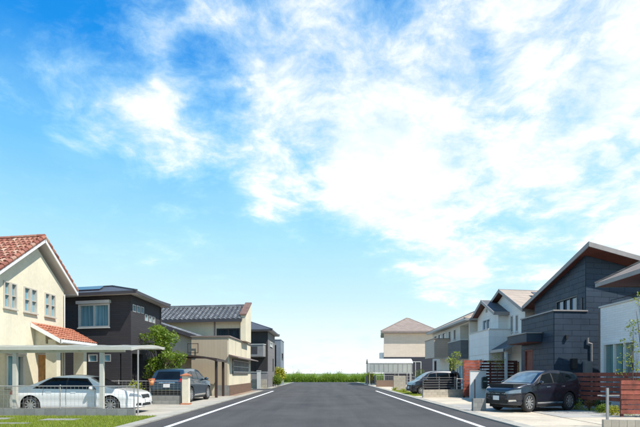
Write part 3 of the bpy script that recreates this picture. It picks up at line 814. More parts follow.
def panels(parent, W, u0, u1, z0, ztop, slope, holes, pw, ph, m, th=.016, joint=.013):
    """metal cladding panels up to the line z = ztop + slope*u, leaving holes (u0,u1,z0,z1) free"""
    r = 0; z = z0
    while z < ztop+max(0, slope*u1):
        u = u0-(pw*.5 if r % 2 else 0)
        while u < u1-.02:
            a, b = max(u0, u)+joint/2, min(u1, u+pw)-joint/2; c, e = z+joint/2, z+ph-joint/2
            rects = [(a, b, c, e)]
            for (h0, h1, g0, g1) in holes:
                nx_ = []
                for (p, q, s, t) in rects:
                    if q <= h0 or p >= h1 or t <= g0 or s >= g1: nx_.append((p, q, s, t)); continue
                    if s < g0: nx_.append((p, q, s, g0))
                    if t > g1: nx_.append((p, q, g1, t))
                    s2, t2 = max(s, g0), min(t, g1)
                    if p < h0: nx_.append((p, h0, s2, t2))
                    if q > h1: nx_.append((h1, q, s2, t2))
                rects = nx_
            for (p, q, s, t) in rects:
                if q-p < .02 or t-s < .02: continue
                poly = clip([(p, s), (q, s), (q, t), (p, t)], -slope, 1, ztop)
                if len(poly) < 3: continue
                mb = MB(); mb.extrude([W.p(x, y, .001) for x, y in poly], W.n*(th+random.uniform(0, .004))); mb.build('panel', m, parent)
            u += pw
        z += ph; r += 1
panels(nw, WNs, 0, WNs.len, 4.3, zt[0]-.02, (zt[1]-zt[0])/WNs.len, [(2.84, 5.14, 4.78, 5.72), (5.50, 5.66, 4.6, 5.52)], 0.95, .29, 'navy_panel')
panels(nw, WNf, 0, 5.0, 3.2, zt[1]-.02, (zt[2]-zt[1])/WNf.len, [], 0.95, .29, 'navy_panel')
panels(nbo, WBx, 0, WBx.len, .0, 4.70, 0, [(.47, 1.55, .0, 2.95), (.0, 2.7, 3.2, 3.75)], 0.95, .29, 'navy_panel')
panels(nbo, WBy, 0, 2.4, .0, 4.70, 0, [], 0.95, .29, 'navy_panel')
MB().prism([(11.38, 28.0), (11.38, 23.92), (13.23, 24.13), (13.23, 28.0)], 4.72, 4.79).build('coping', 'gutter_grey', N)
window(N, nw, WNs, 2.86, 5.12, 4.8, 5.7, 3, 'frame_dark', 'glass_blue', 1, fw=.05)
sv = MB(); WNs.box(sv, 5.52, 5.64, 4.62, 5.5, -.02, .05); sv.build('wall_detail', 'frame_dark', N)  # dark vertical slit beside the window, built as a thin box
dn_ = door(N, nbo, WBx, .50, 1.52, .35, 2.92, 'red_wood', 'red_wood', 4)
MB().box(10.5, 11.44, 26.2, 27.6, 0, .34).build('doorstep', 'concrete', N)
cnp = MB(); cnp.box(10.62, 11.43, 25.3, 27.95, 3.28, 3.72); cn = cnp.build('door_canopy', 'navy_panel', N)
MB().box(10.66, 11.42, 25.34, 27.9, 3.25, 3.279).build('soffit', 'red_soffit', cn)
MB().box(10.57, 11.43, 25.25, 28.0, 3.721, 3.77).build('coping', 'gutter_grey', cn)
# roof: single pitch rising towards the camera, falling gently away from the street
nr = roof_plane(N, [k0, k3, k2, k1], .10, 'roof_brown', 'red_soffit', 'gutter_grey', .20, .06)
sof = MB()
# lamp and other fixtures on the shaded wall
lm = MB(); WBy.box(lm, .56, .68, 3.32, 3.52, .03, .14); lm.build('wall_detail', 'frame_dark', N)
lm = MB(); WBy.box(lm, .86, 1.12, 1.85, 2.35, .03, .22); lm.build('mailbox', 'frame_dark', N)
lm = MB(); WBy.box(lm, 1.52, 1.90, 1.45, 2.22, .03, .22); lm.build('meter_box', 'balcony_grey', N)
lm = MB(); lm.tube(WBy.p(1.95, .1, .10), WBy.p(1.95, 3.1, .10), .045); lm.tube(WBy.p(1.97, 3.08, .10), WBy.p(1.74, 3.14, .10), .045); lm.tube(WBy.p(1.75, 3.1, .10), WBy.p(1.75, 3.4, .10), .045); lm.build('downpipe', 'gutter_grey', N)

# ------------------------------------------------------------------ HOUSE R5: white tiled house at the right edge
V5 = thing('white_house', 'white tiled house with large sliding window at the right edge', 'house', (16, 19, 0))
WV = Wall((13.2, 23.0), (13.2, 18.4))
vw = MB().prism([(13.2, 23.0), (13.2, 18.4), (20, 18.4), (20, 23.0)], 0, 4.74).build('wall', 'white_tile', V5)
window(V5, vw, WV, .30, 2.62, .55, 3.0, 3, 'white_paint', 'glass_green', 1, proud=.05, fw=.06)
MB().prism([(13.14, 23.06), (13.14, 18.34), (20.05, 18.34), (20.05, 23.06)], 4.74, 4.81).build('coping', 'soffit_white', V5)
vu = MB().box(14.6, 20, 18.6, 22.0, 4.82, 5.7).build('upper_wall', 'navy_panel', V5)
hip_roof(V5, [(12.55, 22.3), (12.55, 17.6), (21, 17.6), (21, 22.3)], 5.78, [(15.2, 20.0), (18.4, 20.0)], 7.2, 'roof_brown', 'gutter_grey', 'red_soffit', .18)
rb = MB(); rb.tube((13.35, 22.4, 5.02), (13.35, 18.6, 5.02), .02)
for i in range(3): rb.tube((13.35, 22.4-i*1.6, 4.8), (13.35, 22.4-i*1.6, 5.02), .015, 6)
rb.build('balcony_rail', 'frame_dark', V5)

# ------------------------------------------------------------------ HOUSE R3: white twin-gable house
T = thing('twin_gable_house', 'white house with two street gables and tan roofs between navy and beige houses', 'house', (15, 35.5, 0))
Wm = Wall((13.3, 37.2), (13.3, 31.9))
tw = MB().extrude([(13.3, 31.9, 0), (13.3, 37.3, 0), (13.3, 37.3, 6.95), (13.3, 35.5, 7.58), (13.3, 31.9, 5.90)], (7, 1.2, 0)).build('wall', 'white_siding', T)
window(T, tw, Wm, 2.85, 3.25, 4.55, 5.7, 1, 'soffit_white', 'glass_dark', 1, fw=.05)
window(T, tw, Wm, 3.75, 4.15, 4.5, 5.65, 1, 'soffit_white', 'glass_dark', 1, fw=.05)
ex = Vector((7.4, 1.27, 0))
p_r = Vector((12.88, 35.5, 7.80)); p_n = Vector((12.88, 31.3, 5.84)); p_f = Vector((12.88, 37.8, 7.0))
roof_plane(T, [p_n, p_r, p_r+ex, p_n+ex], .12, 'roof_tan', 'red_soffit', 'gutter_grey', .2)
roof_plane(T, [p_r+Vector((0, .003, 0)), p_f, p_f+ex, p_r+ex+Vector((0, .003, 0))], .12, 'roof_tan', 'red_soffit', 'gutter_grey', .2)
MB().extrude([(14.8, 33.3, 6.86), (17.2, 33.7, 6.86), (17.2, 34.9, 7.42), (14.8, 34.5, 7.42)], (0, 0, .05)).build('solar_panel', 'solar_panel', T)
Wg = Wall((12.6, 39.6), (12.6, 34.9))
tg = MB().extrude([(12.6, 34.9, 0), (12.6, 39.6, 0), (12.6, 39.6, 6.16), (12.6, 37.25, 7.02), (12.6, 34.9, 6.0)], (.698, .1, 0)).build('gable_wall', 'white_siding', T)
window(T, tg, Wg, 1.30, 2.95, 4.75, 5.82, 2, 'white_paint', 'glass_blue', 1, fw=.06)
gv = MB(); Wg.box(gv, 2.05, 2.35, 6.35, 6.6, .0, .04); gv.build('vent', 'metal_grey', T)
q_r = Vector((12.15, 37.3, 7.26)); q_l = Vector((12.15, 40.0, 6.14)); q_n = Vector((12.15, 34.5, 6.02)); ex2 = Vector((3.2, .4, 0))
roof_plane(T, [q_l, q_r, q_r+ex2, q_l+ex2], .12, 'roof_tan', 'red_soffit', 'gutter_grey', .2)
roof_plane(T, [q_r+Vector((0, -.003, 0)), q_n, q_n+ex2*.36, q_r+ex2*.36], .12, 'roof_grey', 'red_soffit', 'gutter_grey', .2)
# balcony in front of the far gable
tb_ = MB(); tb_.prism([(11.6, 38.6), (11.6, 34.0), (13.28, 34.2), (13.28, 34.35), (11.75, 34.16), (11.75, 38.6)], 3.0, 4.72); bal = tb_.build('balcony', 'white_siding', T)
MB().prism([(11.55, 38.65), (11.55, 33.95), (13.27, 34.15), (13.27, 34.4), (11.8, 34.2), (11.8, 38.65)], 4.72, 4.79).build('coping', 'soffit_white', bal)
lowr = MB().prism([(11.62, 38.6), (11.62, 34.02), (12.59, 34.13), (12.59, 38.6)], 0, 3.0).build('lower_wall', 'white_siding', T)
WL = Wall((11.62, 38.6), (11.62, 34.02))
window(T, lowr, WL, 1.6, 3.4, .9, 2.7, 2, 'white_paint', 'glass_sky', 1, fw=.06)
# porch with grey lean-to roof
roof_plane(T, [(11.7, 33.95, 3.20), (11.7, 31.4, 3.20), (13.29, 31.4, 4.15), (13.29, 33.95, 4.15)], .10, 'roof_grey', 'soffit_white', 'metal_grey', .16, name='porch_roof')
MB().box(11.85, 12.0, 31.55, 31.7, 0, 3.05).build('porch_post', 'white_paint', T)
door(T, tw, Wm, 3.4, 4.3, .2, 2.4, 'wood_door', 'frame_dark')

# ------------------------------------------------------------------ HOUSE R2: cream house with two balconies
H2 = thing('two_balcony_house', 'cream house with one tan and one charcoal balcony behind the black van', 'house', (15, 47, 0))
W2 = Wall((12.1, 54), (12.1, 40.2)); 
h2w = MB().prism([(12.1, 54), (12.1, 40.2), (19, 40.2), (19, 54)], 0, 6.0).build('wall', 'cream_siding', H2)
for a in (.8, 2.7, 4.6):
    window(H2, h2w, W2, a, a+1.3, 4.3, 5.75, 1, 'white_paint', 'glass_dark', 1, fw=.07)
for a in (7.1, 8.9):
    window(H2, h2w, W2, a, a+.7, 4.75, 5.7, 1, 'frame_silver', 'glass_dark', 1, fw=.05)
opening(h2w, W2, 11.0, 13.6, 4.2, 5.85, 1.2)
window(H2, h2w, W2, -.0+1.0, 1.9, .3, 3.0, 1, 'red_wood', 'glass_dark', 1, fw=.08)
window(H2, h2w, W2, 7.4, 9.4, .2, 2.9, 2, 'frame_dark', 'glass_dark', 1, fw=.08)
window(H2, h2w, W2, 10.6, 12.4, .6, 2.7, 2, 'white_paint', 'glass_sky', 1, fw=.07)
hip_roof(H2, [(11.5, 54.6), (11.5, 39.6), (19.6, 39.6), (19.6, 54.6)], 6.18, [(15.5, 51.0), (15.5, 43.6)], 8.0, 'roof_tan', 'metal_grey', 'soffit_white', .18)
def balcony(parent, x0, x1, y0, y1, z0, z1, mo, mi, capm='soffit_white'):
    mb = MB(); t = .1
    mb.box(x0, x0+t, y0, y1, z0, z1); o = mb.build('balcony', mo, parent)
    MB().box(x0+.02, x1, y0-.003, y0+t, z0+.002, z1-.002).build('side_panel', mi, o); MB().box(x0+.02, x1, y1-t, y1+.003, z0+.002, z1-.002).build('side_panel', mi, o)
    mb = MB(); mb.box(x0+t, x1, y0+t, y1-t, z0+.03, z0+.15); mb.build('deck', 'soffit_white', o)
    mb = MB(); mb.box(x0-.04, x0+t+.04, y0-.05, y1+.05, z1, z1+.06); mb.box(x0+t+.04, x1, y0-.05, y0+t+.03, z1, z1+.06); mb.build('coping', capm, o)
    return o
balcony(H2, 10.55, 12.09, 46.4, 50.6, 3.15, 4.95, 'beige_siding', 'shaded_beige_siding', 'fascia_brown')
balcony(H2, 11.45, 12.09, 40.5, 44.6, 2.85, 4.42, 'grey_brick', 'grey_brick', 'soffit_white')
MB().box(11.3, 12.09, 43.6, 45.6, 2.95, 3.1).build('door_canopy', 'gutter_grey', H2)

# ------------------------------------------------------------------ HOUSE R1: beige hipped house far right
H1 = thing('beige_house', 'beige house with brown hipped roof and dark ground floor behind the arched carport', 'house', (12, 72, 0))
h1w = MB().prism([(8.4, 68.5), (15.6, 68.5), (15.6, 77), (9.45, 77)], 0, 7.35).build('wall', 'beige_siding', H1)
W1 = Wall((8.4, 68.5), (15.6, 68.5)); W1s = Wall((9.45, 77), (8.4, 68.5))
cl_ = MB(); W1.box(cl_, -.02, W1.len+.02, 0, 3.95, .001, .06); cl_.build('cladding', 'navy_siding', H1)
window(H1, None, W1, 3.7, 5.3, .5, 3.3, 2, 'metal_light', 'glass_sky', 1, depth=.02, proud=.12, fw=.07)
window(H1, h1w, W1s, 3.0, 5.0, 4.6, 6.0, 2, 'metal_light', 'glass_sky', 1, fw=.07)
MB().box(7.95, 8.5, 69.0, 70.2, 2.9, 4.6).build('balcony', 'white_siding', H1)
hip_roof(H1, [(7.9, 67.9), (16.2, 67.9), (16.2, 77.6), (9.0, 77.6)], 7.62, [(12.3, 72.4), (12.9, 73.2)], 9.95, 'roof_brown', 'fascia_brown', 'soffit_white', .26)

# ------------------------------------------------------------------ carports
K = thing('carport', 'white steel carport standing over the white sedan', 'carport', (-9.8, 19.5, .03))
for x in (-11.78, -8.48):
    MB().box(x-.07, x+.07, 18.19, 18.33, .0, 2.40).build('post', 'carport_beige', K)
MB().tube((-7.12, 18.28, .0), (-7.12, 18.28, 2.50), .03).build('support_pole', 'metal_grey', K)
MB().bar((-14.2, 18.26, 2.44), (-7.62, 18.26, 2.50), .16, .16).build('beam', 'carport_beige', K)
def arch(y): t = (y-18.1)/3.6; return 2.54+.24*math.sin(t*2.2)
prof = [18.05+3.6*i/10 for i in range(11)]
for k in range(7):
    x0 = -14.3+k*1.0; x1 = x0+.985; mb = MB()
    for i in range(10):
        a, b = prof[i], prof[i+1]
        mb.hexa([(x0,a,arch(a)),(x1,a,arch(a)),(x1,b,arch(b)),(x0,b,arch(b))], [(x0,a,arch(a)+.02),(x1,a,arch(a)+.02),(x1,b,arch(b)+.02),(x0,b,arch(b)+.02)])
    mb.build('roof_panel', 'polycarbonate', K)
for k in range(8):
    x = -14.3+k*1.0-.01; mb = MB()
    for i in range(10):
        a, b = prof[i], prof[i+1]; mb.bar((x, a, arch(a)-.02), (x, b, arch(b)-.02), .05, .10)
    mb.build('rafter', 'carport_beige', K)
MB().bar((-14.3, 18.02, 2.545), (-7.26, 18.02, 2.545), .07, .12).build('front_gutter', 'carport_beige', K)
MB().bar((-14.3, 21.7, arch(21.65)), (-7.26, 21.7, arch(21.65)), .07, .11).build('rear_gutter', 'carport_beige', K)

K2 = thing('bronze_carport', 'bronze carport with curved arms beside the shade-toned tan wall, over the blue car', 'carport', (-8.6, 31.6, .03))
for y in (31.2, 33.3):
    MB().box(-7.16, -7.0, y, y+.14, 0, 2.5).build('post', 'bronze', K2)
for y in (30.3, 31.27, 32.3, 33.37):
    mb = MB(); P_ = [(-6.85, 2.42), (-7.08, 2.50), (-7.6, 2.62), (-8.4, 2.70), (-9.6, 2.72), (-10.4, 2.70)]
    for i in range(5): mb.bar((P_[i][0], y, P_[i][1]), (P_[i+1][0], y, P_[i+1][1]), .08, .12)
    mb.build('arm', 'bronze', K2)
for k in range(3):
    y0 = [30.35, 31.32, 32.35][k]; y1 = [31.22, 32.25, 33.32][k]; mb = MB()
    for i in range(5):
        a, b = P_[i], P_[i+1]
        mb.hexa([(a[0],y0,a[1]),(a[0],y1,a[1]),(b[0],y1,b[1]),(b[0],y0,b[1])], [(a[0],y0,a[1]+.02),(a[0],y1,a[1]+.02),(b[0],y1,b[1]+.02),(b[0],y0,b[1]+.02)])
    mb.build('roof_panel', 'bronze_panel', K2)
MB().bar((-6.85, 30.2, 2.44), (-6.85, 33.5, 2.44), .09, .13).build('edge_beam', 'bronze', K2)
MB().bar((-10.4, 30.2, 2.70), (-10.4, 33.5, 2.70), .09, .13).build('rear_beam', 'bronze', K2)

K3 = thing('arched_carport', 'white carport with arched roof and translucent side panels at the far right', 'carport', (8.7, 65.5, .03))
for x in (5.95, 7.9, 9.8, 11.5):
    for y in (64.0, 67.3): MB().box(x-.05, x+.05, y-.05, y+.05, 0, 3.0).build('post', 'metal_grey', K3)
def arch3(t): return 2.95+.62*math.sin(math.pi*t)
for k in range(5):
    x0 = 5.75+k*1.2; mb = MB()
    for i in range(10):
        a, b = i/10, (i+1)/10; ya, yb = 63.9+3.5*a, 63.9+3.5*b
        mb.hexa([(x0,ya,arch3(a)),(x0+1.18,ya,arch3(a)),(x0+1.18,yb,arch3(b)),(x0,yb,arch3(b))], [(x0,ya,arch3(a)+.05),(x0+1.18,ya,arch3(a)+.05),(x0+1.18,yb,arch3(b)+.05),(x0,yb,arch3(b)+.05)])
    mb.build('roof_panel', 'white_paint', K3)
for k in range(9):
    x0 = 5.98+k*.63
    MB().box(x0, x0+.58, 63.93, 63.96, 1.75, 2.88).build('side_panel', 'polycarbonate', K3)
for k in range(10):
    x0 = 5.955+k*.63-.02
    MB().box(x0, x0+.04, 63.90, 63.99, 1.7, 2.92).build('panel_rail', 'metal_grey', K3)
MB().box(5.9, 11.7, 63.9, 63.99, 2.92, 3.02).build('eave_beam', 'metal_light', K3)
MB().box(5.9, 11.7, 63.9, 63.99, 1.62, 1.70).build('sill_beam', 'metal_light', K3)
en = MB(); en.add([(5.80, 63.95, 1.75), (5.80, 67.3, 1.75), (5.83, 67.3, 1.75), (5.83, 63.95, 1.75), (5.80, 63.95, 2.93), (5.80, 67.3, 2.93), (5.83, 67.3, 2.93), (5.83, 63.95, 2.93)], [(3,2,1,0),(4,5,6,7),(0,1,5,4),(1,2,6,5),(2,3,7,6),(3,0,4,7)])
en.build('end_panel', 'polycarbonate', K3)

# ------------------------------------------------------------------ walls and fences, left
bwl, Wb = block_wall('block_wall', 'low grey block wall along the grass verge in front of sedan', (-15.5, 18.05), (-7.05, 17.75), .30)
wire_fence('mesh_fence', 'thin wire mesh fence on the low block wall before the sedan', (-15.5, 18.12), (-7.06, 17.82), .30, 1.13, step=.15, posts=4)
block_wall('block_wall', 'grey block wall between white sedan and blue car', (-12.2, 24.55), (-7.28, 24.35), .48)
wire_fence('mesh_fence', 'grey wire fence beside the cream gate pillar', (-12.2, 24.62), (-7.28, 24.42), .48, 1.22, step=.20, posts=4, hs=.12)
P = thing('gate_pillar', 'cream gate pillar with terracotta cap behind the white sedan', 'pillar', (-7.05, 24.4, .03))
MB().box(-7.22, -6.90, 24.24, 24.56, .0, 1.48).build('shaft', 'pillar_cream', P)
MB().box(-7.29, -6.83, 24.17, 24.63, 1.48, 1.54).build('cap', 'terracotta_cap', P)
MB().add([(-7.25,24.21,1.54),(-6.87,24.21,1.54),(-6.87,24.59,1.54),(-7.25,24.59,1.54),(-7.06,24.4,1.63)], [(0,1,4),(1,2,4),(2,3,4),(3,0,4),(3,2,1,0)]).build('cap_top', 'terracotta_cap', P)
MB().box(-7.28, -6.84, 24.18, 24.62, .0, .10).build('plinth', 'terracotta_cap', P)
pot = MB(); pot.tube((-8.85, 24.5, 1.0), (-8.85, 24.5, 1.28), .10, 12, .15); pot.tube((-8.85, 24.5, 1.28), (-8.85, 24.5, 1.33), .165, 12)
tag(pot.build('flower_pot', 'amber', None, True), 'small orange clay pot hung on the wire fence by blue car', 'pot')
bwd, Wd = block_wall('garden_wall', 'tan block garden wall in front of the charcoal house', (-9.6, 51.2), (-6.2, 50.8), 1.0, m='block_tan')
gw = thing('boundary_wall', 'smooth grey boundary wall behind the tan block wall', 'wall', (-7.8, 51.6, 0))
MB().prism([(-9.6, 51.5), (-6.15, 51.1), (-6.15, 51.28), (-9.6, 51.68)], 0, 1.72).build('panel', 'balcony_grey', gw)
MB().prism([(-9.65, 51.45), (-6.1, 51.05), (-6.1, 51.33), (-9.65, 51.73)], 1.72, 1.78).build('coping', 'metal_light', gw)
gp = thing('gate_post', 'slim pale gate post in front of the charcoal house', 'post', (-6.95, 50.6, 0))
MB().box(-7.15, -6.78, 50.4, 50.7, 0, 1.86).build('shaft', 'metal_light', gp); MB().box(-7.19, -6.74, 50.36, 50.74, 1.86, 1.92).build('cap', 'metal_light', gp)

# ------------------------------------------------------------------ walls and fences, right
block_wall('block_wall', 'tan block wall with metal rails in front of the black van', (6.40, 31.3), (10.2, 32.6), .55, m='block_tan', bl=.42)
def rail_fence(label, a, b, z0, zs, posts, m='metal_grey', name='rail_fence'):
    W = Wall(a, b); t = thing(name, label, 'fence', (*((Vector(a)+Vector(b))/2), z0))
    for i in range(posts):
        u = .03+(W.len-.06)*i/(posts-1); mb = MB(); W.box(mb, u-.03, u+.03, z0-.05, max(zs)+.05, -.06, .0); mb.build('post', m, t)
    for z in zs:
        mb = MB(); W.box(mb, -.02, W.len+.02, z-.02, z+.02, .001, .03); mb.build('rail', m, t)
    return t
rail_fence('grey horizontal rail fence on tan wall in front of the black van', (6.40, 31.38), (8.75, 32.19), .55, (.70, .86, 1.02, 1.18, 1.34), 3, 'rail_grey')
rail_fence('pale open rail fence between black van and red slat fence', (8.85, 32.22), (10.2, 32.68), .55, (.75, 1.0, 1.25), 3, 'metal_light')
block_wall('block_wall', 'tall tan block wall left of the black van', (6.45, 45.1), (7.6, 45.3), 1.40, m='block_tan')
block_wall('block_wall', 'reddish brown brick wall by the arched carport', (6.1, 57.0), (8.2, 57.4), .80, bh=.10, bl=.25, m='block_brick')
wire_fence('mesh_fence', 'pale mesh fence on reddish brick wall by arched carport', (6.1, 57.06), (8.2, 57.46), .80, 1.35, step=.2, posts=3, r=.008)
rail_fence('far pale rail fence between tall tan wall and black van', (7.6, 45.4), (10.4, 46.2), 0, (.3, .55, .8, 1.05, 1.3), 4, 'metal_grey')
G4 = thing('gate', 'small dark gate with wooden leaf at the far right kerb', 'gate', (6.2, 71, 0))
for x in (5.95, 7.3): MB().box(x, x+.18, 70.9, 71.1, 0, 1.35).build('post', 'metal_grey', G4)
for i in range(5): MB().box(6.14+i*.235, 6.35+i*.235, 70.95, 71.02, .1, 1.2).build('board', 'barn_red', G4)
slat_fence('slat_fence', 'dark red horizontal slat fence behind the white gate wall', (9.15, 31.6), (12.9, 32.2), .25, 2.50, 11, 'fence_dark', gap=.32)
slat_fence('slat_screen', 'brighter red-brown slat screen at the left end of dark red fence', (9.05, 31.35), (10.15, 31.52), .12, 2.48, 12, 'fence_red', pitch=1.0, gap=.10)
GW = thing('gate_wall', 'white gate wall with dark green letterbox left of navy car', 'wall', (9.7, 30.55, .03))
MB().prism([(9.2, 30.4), (10.25, 30.55), (10.25, 30.72), (9.2, 30.57)], .0, 1.76).build('panel', 'white_paint', GW)
MB().prism([(9.18, 30.37), (10.27, 30.52), (10.27, 30.75), (9.18, 30.60)], 1.76, 1.79).build('coping', 'soffit_white', GW)
LB = thing('letterbox', 'dark green letterbox hung on the white gate wall', 'letterbox', (10.1, 30.4, .6))
MB().box(9.93, 10.24, 30.22, 30.45, .65, 1.28).build('body', 'mail_green', LB)
lt_ = MB()
for i in range(6):
    a, b = math.pi*i/6, math.pi*(i+1)/6; cx = 10.085
    lt_.hexa([(cx+.165*math.cos(a), 30.20, 1.281), (cx+.165*math.cos(b), 30.20, 1.281), (cx+.165*math.cos(b), 30.46, 1.281), (cx+.165*math.cos(a), 30.46, 1.281)],
             [(cx+.165*math.cos(a), 30.20, 1.282+.12*math.sin(a)), (cx+.165*math.cos(b), 30.20, 1.282+.12*math.sin(b)), (cx+.165*math.cos(b), 30.46, 1.282+.12*math.sin(b)), (cx+.165*math.cos(a), 30.46, 1.282+.12*math.sin(a))])
lt_.build('lid', 'mail_green', LB)
MB().box(9.98, 10.19, 30.205, 30.22, 1.08, 1.13).build('flap', 'metal_grey', LB)
block_wall('block_stub', 'short grey block stub at the kerb left of navy car', (6.22, 20.15), (6.80, 20.25), .56, m='block')
bp = thing('boundary_post', 'slim dark metal post on the short grey block stub', 'post', (6.3, 20.2, .56))
MB().tube((6.32, 20.24, .50), (6.32, 20.24, 1.32), .025).build('shaft', 'bronze', bp); MB().tube((6.32, 20.24, 1.32), (6.32, 20.24, 1.35), .035).build('cap', 'bronze', bp)
slat_fence('slat_fence', 'red horizontal slat fence in front of the white house', (11.2, 22.1), (12.75, 18.3), .42, 1.66, 6, 'fence_red', gap=.22)
slat_fence('slat_fence', 'nearest red-brown slat fence at the right edge', (10.72, 17.35), (14.5, 17.2), .12, 1.37, 7, 'fence_red', gap=.16)
lowt, Wt = block_wall('low_wall', 'low tan ribbed wall at the bottom right corner', (7.75, 13.35), (12.0, 12.6), .32, m='block_tan', bl=.20, bh=.32)
ph_ = thing('rail_post', 'bare metal post with short crossbar by the low tan wall', 'post', (8.3, 14.0, 0))
MB().box(8.215, 8.265, 13.975, 14.04, -.05, 1.18).build('shaft', 'metal_grey', ph_)
MB().box(7.98, 8.62, 14.041, 14.07, .945, .975).build('crossbar', 'metal_grey', ph_)

# ------------------------------------------------------------------ cars
def interp(tab, x):
    if x <= tab[0][0]: return tab[0][1]
    for i in range(len(tab)-1):
        (a, p), (b, q) = tab[i], tab[i+1]
        if x <= b:
            # Catmull-Rom between neighbours
            m0 = (q-tab[i-1][1])/(b-tab[i-1][0]) if i else (q-p)/(b-a)
            m1 = (tab[i+2][1]-p)/(tab[i+2][0]-a) if i+2 < len(tab) else (q-p)/(b-a)
            h = b-a; t = (x-a)/h; t2, t3 = t*t, t*t*t
            return (2*t3-3*t2+1)*p+(t3-2*t2+t)*h*m0+(-2*t3+3*t2)*q+(t3-t2)*h*m1
    return tab[-1][1]
def make_wheel(parent, x, y, r, side, spokes, rimr=.66):
    tb = MB(); n = 36; pr_ = [(-.105, .66), (-.11, .82), (-.10, .95), (-.06, 1.0), (.06, 1.0), (.10, .95), (.11, .82), (.105, .66)]
    for k in range(n):
        a = 2*math.pi*k/n
        for (w_, q) in pr_: tb.v.append((math.cos(a)*r*q, w_, math.sin(a)*r*q))
    m_ = len(pr_)
    for k in range(n):
        for i in range(m_-1):
            a = k*m_+i; b = ((k+1) % n)*m_+i; tb.f.append((a, a+1, b+1, b))
    tyre = link('wheel', tb.mesh('wheel'), 'tyre', None, True)
    tyre.location = (x, y, r); tyre.parent = parent
    rb = MB(); s = side; R0 = r*.67
    for k in range(n):
        a, b = 2*math.pi*k/n, 2*math.pi*(k+1)/n
        for (r0, y0, r1, y1) in ((R0, s*.10, R0*.93, s*.105), (R0*.93, s*.105, R0*.88, s*.03), (R0*.88, s*.03, R0*.86, -s*.09)):
            rb.add([(math.cos(a)*r0, y0, math.sin(a)*r0), (math.cos(b)*r0, y0, math.sin(b)*r0), (math.cos(b)*r1, y1, math.sin(b)*r1), (math.cos(a)*r1, y1, math.sin(a)*r1)], [(0,1,2,3)])
    for k in range(spokes):
        a = 2*math.pi*k/spokes+.3; c, e = math.cos(a), math.sin(a); wd = R0*1.35/spokes
        def pt(rr, off, yy): return (c*rr-e*off, yy, e*rr+c*off)
        rb.hexa([pt(.04, -wd*.8, s*.06), pt(.04, wd*.8, s*.06), pt(R0*.92, wd*.7, s*.075), pt(R0*.92, -wd*.7, s*.075)], [pt(.04, -wd*.8, s*.085), pt(.04, wd*.8, s*.085), pt(R0*.92, wd*.7, s*.098), pt(R0*.92, -wd*.7, s*.098)])
    rb.tube((0, s*.03, 0), (0, s*.095, 0), .065, 14)
    rim = link('rim', rb.mesh('rim'), 'alloy'); rim.parent = tyre
    db = MB(); db.tube((0, -s*.02, 0), (0, s*.01, 0), R0*.86, 24); db2 = link('brake_disc', db.mesh('brake_disc'), 'car_black'); db2.parent = tyre
    return tyre
